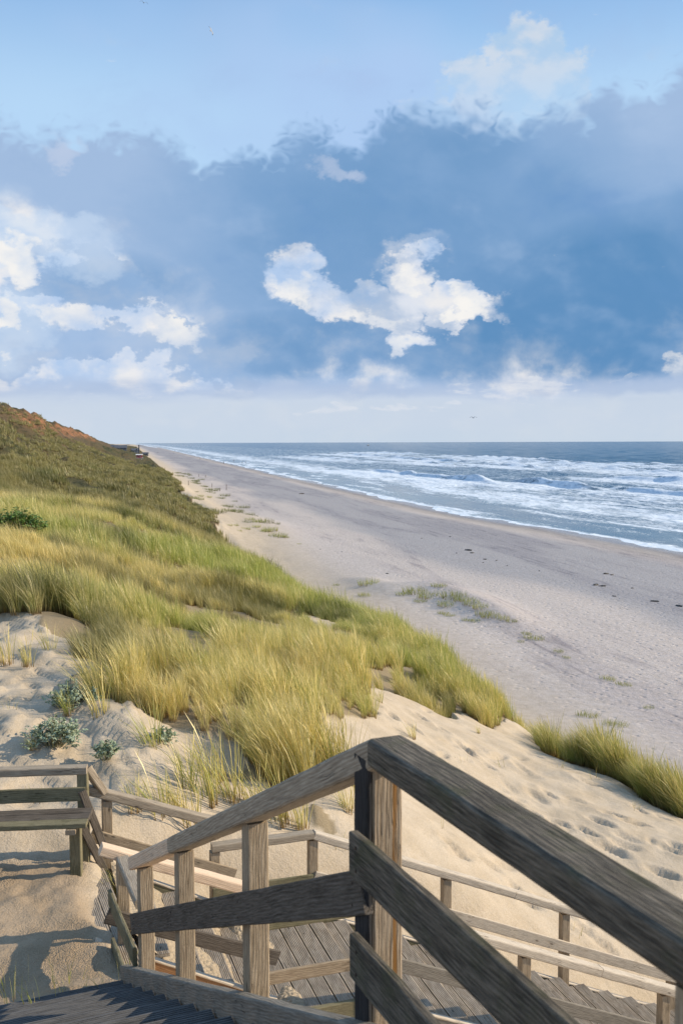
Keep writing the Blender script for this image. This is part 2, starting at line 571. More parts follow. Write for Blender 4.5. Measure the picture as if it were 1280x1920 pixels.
for i in range(60):
    px, py = random.uniform(700, 1280), random.uniform(1340, 1700)
    Yg = 12 + (1700 - py) / 360 * 9
    x0, y0, _ = PY(px, py, Yg)
    FOOT.append((x0, y0, random.uniform(0, 6.28), random.uniform(.015, .05), random.uniform(.6, 1.3)))


def ground(x, y, detail=True):
    x = np.asarray(x, float).ravel()
    y = np.asarray(y, float).ravel()
    h = base_h(x, y)
    t, s = ts(x, y)
    h = np.where(t > 78, np.minimum(h, -15.3), h)
    near = 1 - sst(s, 24, 40)
    vg = veg(x, y)
    onbeach = sst(t, 15, 20)
    # broad relief
    h = h + 0.16 * fbm(x / 2.4, y / 2.4, 3, 3) * (1 - onbeach) * sst(np.hypot(x + 1, y - 8), 3, 7)
    h = h + vg * 0.55 * fbm(x / 2.4, y / 2.8, 5, 3, 0.6) * (1 - 0.5 * sst(s, 60, 100))
    far = sst(s, 60, 110) * (1 - sst(t, 9, 14))
    h = h + far * (2.2 * fbm(t / 9, s / 26, 8, 5, 0.55) + 0.9 * (np.abs(fbm(t / 3.2, s / 7, 12, 3)) - 0.2))
    cliff = np.exp(-((t + 26) / 5.0) ** 2) * sst(s, 100, 160) * (1 - sst(s, 700, 1000))
    h = h + cliff * (2.6 * fbm(t / 2.5 + s / 30, s / 9, 22, 4, 0.6))
    crest = np.exp(-((t + 32) / 4.0) ** 2) * sst(s, 100, 160)
    h = h + crest * (2.2 * np.maximum(fbm(s / 6, t / 6, 25, 4, 0.6), -0.1))
    # beach: embryo dunes, shallow runnels, berm
    h = h + onbeach * (0.10 * fbm(t / 6, s / 22, 41, 3) * (1 - sst(t, 58, 64) * 0.7))
    for px, py, hh, w in ((735, 1115, .45, 2.2), (800, 1112, .4, 2.2), (850, 1122, .55, 3.0), (905, 1145, .5, 2.6), (945, 1165, .3, 2), (690, 1095, .35, 2), (1110, 1120, 0, 1),
                          (500, 1000, .5, 4.5), (470, 985, .5, 4)):
        _, yy, zz = ray(px, py)
        Yg = -12.9 / (zz / yy)
        X0, Y0, _z = PY(px, py, Yg)
        t0, s0 = ts(X0, Y0)
        h = h + 1.25 * hh * np.exp(-((t - t0) / w) ** 2 - ((s - s0) / (w * 1.9)) ** 2)
    shore = np.interp(s, [60, 124, 194, 490, 1000, 1750, 4000], [77, 73.5, 66.5, 66.5, 69, 74, 90])
    sl = t - shore
    target = -15.0 - 0.04 * sl + 0.12 * fbm(s / 16, t / 30, 50, 3) + 0.05 * fbm(s / 3.5, t / 6, 54, 2)
    kk = sst(sl, -12, -3)
    h = h * (1 - kk) + np.where(sl > 20, -15.8 - (sl - 20) * 0.02, target) * kk
    if detail:
        sand = (1 - vg) * near
        dune = sand * (1 - onbeach)
        # wind ripples and crusted ledges
        wv = x * 0.75 + y * 0.66 + 0.7 * fbm(x / 2.5, y / 2.5, 61, 3)
        h = h + dune * 0.016 * np.sin(wv * 9.0) * sst(fbm(x / 3, y / 3, 66, 2), -0.1, 0.3) * (x > 0)
        lefts = sst(-x, 1.2, 2.6) * sst(y, 9.4, 10.2)
        led = fbm((x * 0.6 + y * 0.5) * 1.1, (y - x) * 0.45, 71, 4, 0.55)
        h = h + dune * lefts * (0.24 * np.floor(led * 5 + 0.3 * fbm(x * 2, y * 2, 73, 2)) / 5 + 0.05 * led)
        h = h + dune * 0.045 * fbm(x * 1.9, y * 1.9, 75, 4)
        for fx, fy, a, dep, k in FOOT:
            m = (np.abs(x - fx) < 0.6) & (np.abs(y - fy) < 0.6)
            if not m.any():
                continue
            ca, sa = math.cos(a), math.sin(a)
            u = ((x[m] - fx) * ca + (y[m] - fy) * sa) / (0.19 * k)
            v = (-(x[m] - fx) * sa + (y[m] - fy) * ca) / (0.075 * k)
            r2 = u * u + v * v
            h[m] += dune[m] * (-dep * 1.15 * np.exp(-r2 ** 2.2) + dep * 0.30 * np.exp(-((np.sqrt(r2) - 1.7) / 0.5) ** 2))
    # sandy landing in front of the bench
    ru = (x - A1.x) * N1.x + (y - A1.y) * N1.y
    rv = (x - A1.x) * D1.x + (y - A1.y) * D1.y
    U_p = (x - Q0.x) * UQ.x + (y - Q0.y) * UQ.y
    pm = sst(-ru + 0.05 * np.clip(rv - 4, 0, 3), -0.30, -0.10) * (1 - sst(U_p, -0.10, 0.05) * sst(rv, 4.6, 5.0)) * sst(rv, 3.9, 4.0) * (1 - sst(rv, 6.9, 7.6))
    pz = -3.93 + 0.15 * np.exp(-((rv - 4.0) / 0.45) ** 2) + 0.05 * fbm(x * 1.3, y * 1.3, 81, 2) + detail * (0.045 * fbm(x * 5, y * 5, 83, 3) + 0.045 * np.abs(fbm(x * 9, y * 9, 85, 2)))
    plank = np.exp(-((ru - 0.07 + 0.03 * np.sin(rv * 7)) / 0.15) ** 4 - ((rv - 5.75) / 0.60) ** 4)
    pz = pz - 0.085 * plank
    h = h * (1 - pm) + pz * pm
    # keep the ground just under the stairs
    U = (x - Q0.x) * UQ.x + (y - Q0.y) * UQ.y
    V = (x - Q0.x) * VQ.x + (y - Q0.y) * VQ.y
    im = sst(U, -0.15, 0.05) * (1 - sst(U, 9.5, 10.5)) * sst(V, -0.75, -0.12) * (1 - sst(V, WID + 0.1, WID + 1.0))
    h = h * (1 - im) + (deck2(U) - 0.14) * im
    sm = sst(ru, -2.4, -1.9) * (1 - sst(ru, 0.02, 0.3)) * (1 - sst(rv, 3.94, 3.99))
    st = -1.85 - 0.455 * np.clip(rv, 0, 9) - 0.5
    h = np.where(sm > 0, np.minimum(h, st * sm + h * (1 - sm)), h)
    return h


def gz(x, y):
    return H + float(ground([x], [y])[0])


def grow(a, b, step, g):
    out = [a]
    sg = 1 if b > a else -1
    while sg * (b - out[-1]) > 0:
        out.append(out[-1] + sg * step)
        step *= g
    return out


def grid_mesh(name, tt, sss, zfun, attrs=None, mat=None):
    T, S = np.meshgrid(tt, sss)
    X, Y = xy(T, S)
    sh = X.shape
    X, Y = X.ravel(), Y.ravel()
    Z = zfun(X, Y)
    co = np.stack([X, Y, Z], 1).astype(np.float32)
    ny, nx = sh
    i = np.arange((ny - 1) * (nx - 1))
    r, c = i // (nx - 1), i % (nx - 1)
    v0 = r * nx + c
    q = np.stack([v0, v0 + 1, v0 + nx + 1, v0 + nx], 1).astype(np.int32)
    me = bpy.data.meshes.new(name)
    me.vertices.add(len(co))
    me.vertices.foreach_set('co', co.ravel())
    me.loops.add(q.size)
    me.loops.foreach_set('vertex_index', q.ravel())
    me.polygons.add(len(q))
    me.polygons.foreach_set('loop_start', np.arange(0, q.size, 4, dtype=np.int32))
    me.polygons.foreach_set('loop_total', np.full(len(q), 4, np.int32))
    me.polygons.foreach_set('use_smooth', np.ones(len(q), bool))
    me.update(calc_edges=True)
    if mat:
        me.materials.append(mat)
    if attrs:
        for k, v in attrs(X, Y, Z).items():
            if v.ndim == 2:
                a = me.attributes.new(k, 'FLOAT_COLOR', 'POINT')
                a.data.foreach_set('color', v.astype(np.float32).ravel())
            else:
                a = me.attributes.new(k, 'FLOAT', 'POINT')
                a.data.foreach_set('value', v.astype(np.float32))
    ob = bpy.data.objects.new(name, me)
    COL.objects.link(ob)
    return ob


# ---- ground material
m_ground, t, b, _o = material('dune_ground')
geo = t.new('ShaderNodeNewGeometry')
pos = geo.outputs['Position']
alb = t.attr('alb', 'Color')
rough_sand = t.attr('crumb')
beach = t.attr('beach')
vegf = t.attr('vegf')
n1 = t.noise(pos, 2.2, 6, 0.6)
n2 = t.noise(pos, 60, 4, 0.7)
n3 = t.noise(pos, 0.25, 6, 0.6)
c = t.mix(t.ss(n1, 0.3, 0.7), alb, t.mix(1, alb, (0.86, 0.84, 0.80), 'MULTIPLY'))
c = t.mix(t.ss(n2, 0.35, 0.75), c, t.mix(1, c, (0.80, 0.77, 0.72), 'MULTIPLY'))
# dark grains
gr = t.noise(pos, 240, 2, 0.5)
c = t.mix(t.m('MULTIPLY', t.ss(gr, 0.60, 0.70), 0.35), c, (0.12, 0.10, 0.08))
# shore-parallel bands of darker damp sand on the beach
bp = t.mapping(pos, rot=(0, 0, math.atan2(CA, CB) * 0 + R(-11.83)), scale=(1, 1, 1))
bp = t.mapping(bp, scale=(1.0, 0.13, 1.0))
bn = t.noise(bp, 0.13, 7, 0.62, 0.6)
bn2 = t.noise(bp, 1.1, 5, 0.6, 0.3)
c_b = t.mix(t.ss(bn, 0.42, 0.60), c, t.mix(1, c, (0.84, 0.84, 0.87), 'MULTIPLY'))
c_b = t.mix(t.m('MULTIPLY', t.ss(bn2, 0.50, 0.72), t.ss(bn, 0.40, 0.55)), c_b, t.mix(1, c_b, (0.66, 0.66, 0.70), 'MULTIPLY'))
c = t.mix(beach, c, c_b)
# scrubby patches on the far dunes
vn = t.noise(pos, 0.09, 8, 0.65, 0.6)
vn2 = t.noise(t.mapping(pos, scale=(1, .45, 1)), 0.9, 6, 0.7)
cv = t.mix(t.ss(vn, 0.40, 0.62), c, t.mix(1, c, (1.25, 1.05, 0.95), 'MULTIPLY'))
cv = t.mix(t.ss(vn2, 0.47, 0.66), cv, t.mix(1, cv, (0.42, 0.50, 0.40), 'MULTIPLY'))
c = t.mix(vegf, c, cv)
t.put(b.inputs['Base Color'], c)
t.put(b.inputs['Roughness'], t.m('SUBTRACT', 0.95, t.m('MULTIPLY', t.attr('wet'), 0.75)))
b.inputs['Specular IOR Level'].default_value = 0.25
hb = t.m('ADD', t.m('MULTIPLY', t.noise(pos, 9, 6, 0.65), 1.0), t.m('MULTIPLY', t.noise(pos, 55, 3, 0.6), 0.35))
crumbs = t.voro(t.vm('ADD', pos, t.vm('SCALE', t.noise(pos, 20, 3, col=True), None)), 75, 'F1')
crumbs.node.inputs['Vector'].links[0].from_node.inputs[1].links[0].from_node.inputs['Scale'].default_value = 0.05
hb = t.m('ADD', hb, t.m('MULTIPLY', t.m('MULTIPLY', rough_sand, crumbs), -1.3))
hb = t.m('ADD', hb, t.m('MULTIPLY', t.m('MULTIPLY', rough_sand, t.noise(pos, 30, 5, 0.7)), 3.0))
bm1 = t.bump(hb, 0.55, 0.035)
# trampled beach: pockmarks seen from far
pock = t.m('MULTIPLY', t.m('ADD', t.ss(t.voro(pos, 1.5, 'F1'), 0.05, 0.30), t.m('MULTIPLY', t.noise(pos, 2.5, 4, 0.65), 1.4)), beach)
bm2 = t.bump(pock, 0.6, 0.10, bm1)
vb = t.m('MULTIPLY', t.noise(pos, 1.6, 6, 0.7), vegf)
bm3 = t.bump(vb, 0.9, 0.9, bm2)
t.l.new(bm3, b.inputs['Normal'])


def ground_attrs(X, Y, Z):
    z = Z - H
    t_, s_ = ts(X, Y)
    vg = veg(X, Y)
    n = len(X)
    sand = np.array([0.56, 0.47, 0.36])
    beachc = np.array([0.57, 0.515, 0.49])
    damp = np.array([0.385, 0.375, 0.395])
    wetc = np.array([0.40, 0.365, 0.345])
    col = np.tile(sand, (n, 1))
    on = sst(t_, 14, 24)[:, None]
    col = col * (1 - on) + beachc * on
    shore = np.interp(s_, [60, 124, 194, 490, 1000, 1750, 4000], [77, 73.5, 66.5, 66.5, 69, 74, 90])
    edge_ = 34 + 7 * fbm(s_ / 35, t_ / 12, 91, 4) + np.interp(s_, [40, 120, 400], [3, 0, -8])
    d = (sst(t_, 0, 1) * sst(t_ - edge_, -3, 4) * (1 - sst(t_ - shore, -15, -9)))[:, None]
    col = col * (1 - d) + damp * d
    w = sst(t_ - shore, -13 + 3 * fbm(s_ / 20, t_ / 9, 95, 2), -4)
    col = col * (1 - w[:, None]) + wetc * w[:, None]
    wet = sst(t_ - shore + 3 * fbm(s_ / 18, t_ / 9, 131, 2), -7, -1)
    # vegetated ground
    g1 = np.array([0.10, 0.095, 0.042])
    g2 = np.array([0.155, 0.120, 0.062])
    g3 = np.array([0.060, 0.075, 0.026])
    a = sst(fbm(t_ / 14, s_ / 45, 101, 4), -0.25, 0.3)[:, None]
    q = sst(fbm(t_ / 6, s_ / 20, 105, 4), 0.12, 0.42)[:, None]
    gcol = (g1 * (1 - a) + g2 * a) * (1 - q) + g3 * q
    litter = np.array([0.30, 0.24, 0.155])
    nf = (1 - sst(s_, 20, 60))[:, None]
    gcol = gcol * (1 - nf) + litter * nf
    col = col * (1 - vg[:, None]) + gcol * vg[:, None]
    farv = vg * sst(s_, 60, 110)
    # brown heather slope and orange scars near the crest
    br = (np.exp(-((t_ + 23) / 9) ** 2) * sst(s_, 90, 150) * (0.6 + 0.8 * sst(fbm(t_ / 5, s_ / 15, 108, 3), -0.2, 0.3)))[:, None]
    br = np.clip(br, 0, 1) * (0.35 + 0.65 * sst(fbm(t_ / 4, s_ / 12, 118, 3), -0.2, 0.15)[:, None])
    col = col * (1 - br) + np.array([0.15, 0.11, 0.07]) * br
    sc_ = np.exp(-((t_ + 25.5) / 4.5) ** 4) * sst(s_, 190, 260) * (1 - sst(s_, 620, 760)) * sst(fbm(t_ / 3.2 + s_ / 26, s_ / 26, 111, 4, 0.6), -0.40, -0.05)
    sc_ = sc_[:, None]
    col = col * (1 - sc_) + np.array([0.36, 0.19, 0.10]) * sc_
    crest = (np.exp(-((t_ + 33) / 3.0) ** 2) * sst(s_, 100, 150))[:, None]
    col = col * (1 - crest) + np.array([0.075, 0.075, 0.035]) * crest
    ru = (X - A1.x) * N1.x + (Y - A1.y) * N1.y
    rv = (X - A1.x) * D1.x + (Y - A1.y) * D1.y
    plat = sst(-ru, -0.15, 0.2) * sst(rv, 3.7, 4.0) * (1 - sst(rv, 6.6, 7.2)) * (ru > -4)
    pk = plat[:, None] * 0.95
    col = col * (1 - pk) + np.array([0.42, 0.32, 0.22]) * pk
    rgba = np.concatenate([col, np.ones((n, 1))], 1)
    return {'alb': rgba, 'crumb': plat * sst(fbm(X * 2.2, Y * 2.2, 120, 3), -0.35, 0.1), 'beach': sst(t_, 15, 26), 'vegf': farv, 'wet': wet}


t_neg = grow(-6.5, -900, 0.065, 1.034)[1:][::-1]
t_mid = list(np.arange(-6.5, 9.0, 0.055))
t_pos = grow(9.0, 130, 0.06, 1.022)
TT = np.array(t_neg + t_mid + t_pos)
s_neg = grow(5.6, -60, 0.08, 1.06)[1:][::-1]
s_mid = list(np.arange(5.6, 19.5, 0.055))
s_pos = grow(19.5, 9000, 0.06, 1.0145)
SS = np.array(s_neg + s_mid + s_pos)
gr_ob = grid_mesh('ground', TT, SS, lambda x, y: H + ground(x, y), ground_attrs, m_ground)
gr_ob['kind'] = 'structure'
print('ground verts', len(gr_ob.data.vertices))

# ------------------------------------------------------------------ sea
m_sea, t, b, _o = material('north_sea_water')
geo = t.new('ShaderNodeNewGeometry')
pos = geo.outputs['Position']
rp = t.mapping(pos, rot=(0, 0, R(-11.83)))      # x = off-shore, y = along-shore
tx, sy, _z = t.sep(rp)
foam = t.attr('foam')
deep = t.attr('deep')
st1 = t.noise(t.mapping(rp, scale=(1, 0.22, 1)), 0.22, 8, 0.65, 0.8)
st2 = t.noise(t.mapping(rp, scale=(1, 0.35, 1)), 0.9, 7, 0.7, 1.0)
lace = t.voro(t.vm('ADD', t.mapping(rp, scale=(1, 0.5, 1)), t.vm('SCALE', t.noise(rp, 0.8, 4, col=True), None)), 0.8, 'DISTANCE_TO_EDGE')
fv = t.m('ADD', foam, t.m('MULTIPLY', t.m('SUBTRACT', st1, 0.5), 1.9))
fv = t.m('ADD', fv, t.m('MULTIPLY', t.m('SUBTRACT', st2, 0.5), 1.3))
fm = t.ss(fv, 0.32, 0.95)
fm = t.m('MAXIMUM', fm, t.m('MULTIPLY', t.ss(lace, 0.10, 0.02), t.ss(fv, 0.18, 0.45, 0, 0.7)))
wcol = t.mix(deep, (0.16, 0.20, 0.22), (0.030, 0.095, 0.15))
wcol = t.mix(t.ss(t.noise(t.mapping(rp, scale=(1, .25, 1)), 0.05, 5, 0.6), 0.40, 0.65), wcol, t.mix(1, wcol, (0.75, 0.95, 1.0), 'MULTIPLY'))
fcol = t.mix(t.ss(st2, 0.35, 0.65), (0.50, 0.60, 0.70), (0.84, 0.88, 0.93))
t.put(b.inputs['Base Color'], t.mix(fm, wcol, fcol))
t.put(b.inputs['Roughness'], t.mix(fm, (0.16,) * 3, (0.8,) * 3))
b.inputs['IOR'].default_value = 1.33
wv = t.m('ADD', t.noise(t.mapping(rp, scale=(1, 0.4, 1)), 0.55, 7, 0.68, 0.3), t.m('MULTIPLY', t.noise(t.mapping(rp, scale=(1, 0.35, 1)), 0.12, 4, 0.5), 2.0))
bmv = t.new('ShaderNodeBump')
t.put(bmv.inputs['Height'], wv)
t.put(bmv.inputs['Distance'], t.m('MULTIPLY', t.m('ADD', deep, 0.08), 0.9))
bmv.inputs['Strength'].default_value = 0.8
t.l.new(bmv.outputs[0], b.inputs['Normal'])


BREAK = []      # t centre, s centre, s half-length, height, width
for tc_, s0, hl, hh, ww in ((128, 380, 45, 1.5, 3.2), (141, 322, 34, 1.7, 3.4), (150, 250, 40, 1.1, 3.5), (125, 470, 50, 1.0, 3.5), (160, 215, 30, 1.0, 3), (230, 560, 80, 1.2, 5), (262, 520, 60, 1.5, 5),
                            (245, 430, 60, 1.3, 5), (285, 640, 110, 1.4, 6), (240, 800, 120, 1.2, 6), (305, 760, 90, 1.5, 6), (210, 650, 80, .9, 5), (300, 420, 60, 1.4, 5), (330, 900, 150, 1.4, 7),
                            (195, 330, 55, 1.0, 4), (215, 270, 45, 1.1, 4), (320, 560, 70, 1.3, 6), (290, 330, 50, 1.2, 5), (260, 1100, 200, 1.2, 7), (180, 900, 200, .9, 6), (340, 1300, 200, 1.4, 8)):
    BREAK.append((tc_, s0, hl, hh, ww))


def sea_parts(X, Y):
    t_, s_ = ts(X, Y)
    shore = np.interp(s_, [60, 124, 194, 490, 1000, 1750, 4000], [77, 73.5, 66.5, 66.5, 69, 74, 90])
    d = t_ - shore
    amp = sst(d, 8, 60) * 0.38 + sst(d, 60, 260) * 0.25
    amp = amp * (1 - 0.0 * d)
    ph = t_ / 3.4 + 1.6 * fbm(t_ / 60, s_ / 45, 201, 3)
    wave = amp * (np.sin(ph) * (0.5 + fbm(t_ / 12, s_ / 30, 205, 2) * 1.6) + 0.9 * fbm(t_ / 4.0, s_ / 10.0, 209, 4, 0.6))
    wave = wave * np.exp(-np.maximum(d - 900, 0) / 900)
    fm = np.zeros_like(t_)
    br = np.zeros_like(t_)
    for tc_, s0, hl, hh, ww in BREAK:
        m = np.exp(-((s_ - s0) / hl) ** 4)
        if m.max() < 1e-3:
            continue
        tcc = tc_ + 4.0 * fbm(s_ / 30, s_ * 0 + tc_, 220, 3)
        u = (t_ - tcc) / ww
        prof = np.where(u > 0, np.exp(-u * u * 0.7), np.exp(-(u * 1.9) ** 2))
        hv = (0.75 + 0.9 * fbm(s_ / 14, s_ * 0 + tc_, 223, 3)) * m
        br += 1.45 * hh * prof * hv
        # foam on the crest and tumbling down the shoreward face, trailing carpet behind it
        cr = sst(fbm(s_ / 22, s_ * 0 + tc_ + 5, 226, 3), -0.25, 0.05)
        fm = np.maximum(fm, m * cr * np.exp(-((u + 0.75) / 0.85) ** 2) * 1.1)
        fm = np.maximum(fm, m * np.exp(-((u - 0.05) / 0.28) ** 2) * 0.95)
        fm = fm - 0.75 * m * (1 - cr) * np.exp(-((u + 0.6) / 0.45) ** 2)
        fm = np.maximum(fm, m * 0.62 * np.exp(-((u + 3.2) / 3.0) ** 2))
    z = np.maximum(-15.0, -15.0) + wave + br
    # set-up of the swash over the sand
    z = z + 0.10 * fbm(s_ / 14, t_ / 8, 230, 3) * (1 - sst(d, 6, 25))
    inner = (1 - sst(d, 40, 72)) * 0.72 + 0.16 * np.sin(d / 4.5 + 3 * fbm(s_ / 60, t_ / 40, 233, 2)) * (1 - sst(d, 30, 60))
    surf = sst(d, 40, 70) * (1 - sst(d, 220, 330)) * 0.36
    outer = sst(d, 240, 360) * -0.12 + (-0.10) * sst(d, 500, 900)
    foam_ = fm + inner + surf + outer
    gz_ = ground(X, Y, False)
    depth = z - gz_
    line = np.exp(-((depth - 0.03) / 0.035) ** 2) * (d < 14)
    film = sst(d, 1, 5) * (1 - sst(d, 13, 24))
    foam_ = foam_ - 0.70 * film * sst(fbm(s_ / 34, t_ / 5, 237, 3), -0.3, 0.05) + 0.6 * line
    return z, foam_, sst(d, 12, 60), depth


def sea_attr(X, Y, Z):
    z, f, dp, depth = sea_parts(X, Y)
    return {'foam': f, 'deep': dp}


tsea = np.array(list(np.arange(60, 175, 0.55)) + grow(175, 40000, 0.7, 1.016))
ssea = np.array(grow(70, -1200, 2.0, 1.12)[1:][::-1] + list(np.arange(70, 260, 1.1)) + grow(260, 60000, 1.3, 1.02))
sea = grid_mesh('sea', tsea, ssea, lambda x, y: H + sea_parts(x, y)[0], sea_attr, m_sea)
sea['kind'] = 'structure'

# ================================================================== object helpers
GROUPS = {}


def tag(o, label=None, cat=None, group=None, kind=None):
    if label:
        o['label'] = label
    if cat:
        o['category'] = cat
    if group:
        o['group'] = group
    if kind:
        o['kind'] = kind
    return o


def empty(name, loc, label, cat, group=None, rz=0.0):
    o = bpy.data.objects.new(name, None)
    o.empty_display_size = 0.2
    COL.objects.link(o)
    o.location = loc
    o.rotation_euler = (0, 0, rz)
    bpy.context.view_layer.update() if False else None
    return tag(o, label, cat, group)


def link(name, me, parent=None, mat=None, M=None):
    o = bpy.data.objects.new(name, me)
    COL.objects.link(o)
    if mat and not me.materials:
        me.materials.append(mat)
    if parent is not None:
        o.parent = parent
        if M is not None:
            pm = Matrix.LocRotScale(parent.location, parent.rotation_euler, parent.scale)
            o.matrix_basis = pm.inverted() @ M
    elif M is not None:
        o.matrix_basis = M
    return o


def py_mesh(name, vs, fs, smooth=False, mats=None):
    me = bpy.data.meshes.new(name)
    me.from_pydata([tuple(v) for v in vs], [], fs)
    if smooth:
        me.polygons.foreach_set('use_smooth', [True] * len(me.polygons))
    me.update()
    return me


def rr_profile(w, h, r=0.008, seg=2):
    pts = []
    for cx, cy, a0 in ((w / 2 - r, h / 2 - r, 0), (-w / 2 + r, h / 2 - r, 90), (-w / 2 + r, -h / 2 + r, 180), (w / 2 - r, -h / 2 + r, 270)):
        for i in range(seg + 1):
            a = R(a0 + 90 * i / seg)
            pts.append((cx + r * math.cos(a), cy + r * math.sin(a)))
    return pts


def groove_profile(w, h, n=9):
    pts = []
    pitch = w / n
    top = h / 2
    for i in range(n):
        x0 = w / 2 - i * pitch
        pts += [(x0 - pitch * 0.12, top), (x0 - pitch * 0.58, top), (x0 - pitch * 0.72, top - 0.005), (x0 - pitch * 0.98, top - 0.005)]
    pts[0] = (w / 2, top)
    pts[-1] = (-w / 2, top - 0.005)
    pts += [(-w / 2, -h / 2), (w / 2, -h / 2)]
    return pts


def extrude(name, prof, L, step=0.12, jit=0.0015, seed=0, smooth=False, bow=0.0, twist=0.0):
    rnd = random.Random(seed)
    n = max(2, int(L / step) + 1)
    vs, fs = [], []
    k = len(prof)
    ph = rnd.uniform(0, 6)
    for i in range(n):
        x = L * i / (n - 1)
        dy = bow * math.sin(math.pi * x / L) + rnd.uniform(-jit, jit)
        dz = rnd.uniform(-jit, jit) + bow * 0.5 * math.sin(2.2 * x / L + ph)
        a = twist * (x / L - .5)
        ca, sa = math.cos(a), math.sin(a)
        sc_ = 1.0 if 0 < i < n - 1 else 0.985
        for (py_, pz) in prof:
            yy, zz = py_ * sc_ * ca - pz * sc_ * sa, py_ * sc_ * sa + pz * sc_ * ca
            vs.append((x, yy + dy, zz + dz))
    for i in range(n - 1):
        for j in range(k):
            a, b_ = i * k + j, i * k + (j + 1) % k
            fs.append((a, b_, b_ + k, a + k))
    fs.append(tuple(range(k)))
    fs.append(tuple(reversed(range((n - 1) * k, n * k))))
    me = py_mesh(name, vs, fs)
    return me


def frame_mat(p0, p1, up=Vector((0, 0, 1)), roll=0.0):
    x = (p1 - p0).normalized()
    y = up.cross(x).normalized()
    z = x.cross(y)
    M = Matrix((x, y, z)).transposed().to_4x4()
    M.translation = p0
    if roll:
        M = M @ Matrix.Rotation(roll, 4, 'X')
    return M


_seed = [0]


def beam(name, parent, p0, p1, w, h, mat, up=Vector((0, 0, 1)), r=0.008, prof=None, roll=0.0, seg=2, **kw):
    _seed[0] += 1
    p0, p1 = Vector(p0), Vector(p1)
    me = extrude(name, prof or rr_profile(w, h, r, seg), (p1 - p0).length, seed=_seed[0], **kw)
    return link(name, me, parent, mat, frame_mat(p0, p1, up, roll))


def screw(parent, p, n, mat, r=0.0045):
    """small round screw head; parent is a part, placed in its space"""
    n = Vector(n).normalized()
    a = n.orthogonal().normalized()
    bb = n.cross(a)
    vs = [n * 0.0015]
    for i in range(8):
        an = i * math.pi / 4
        vs.append(a * r * math.cos(an) + bb * r * math.sin(an))
    for i in range(8):
        an = i * math.pi / 4
        vs.append((a * math.cos(an) + bb * math.sin(an)) * r - n * 0.004)
    fs = [(0, 1 + i, 1 + (i + 1) % 8) for i in range(8)] + [(1 + i, 9 + i, 9 + (i + 1) % 8, 1 + (i + 1) % 8) for i in range(8)]
    me = py_mesh('screw', vs, fs)
    me.materials.append(mat)
    o = bpy.data.objects.new('screw', me)
    COL.objects.link(o)
    o.parent = parent
    P = parent.parent
    PM = Matrix.LocRotScale(P.location, P.rotation_euler, P.scale) @ parent.matrix_basis if P else parent.matrix_basis
    o.matrix_basis = PM.inverted() @ Matrix.Translation(Vector(p))
    return o


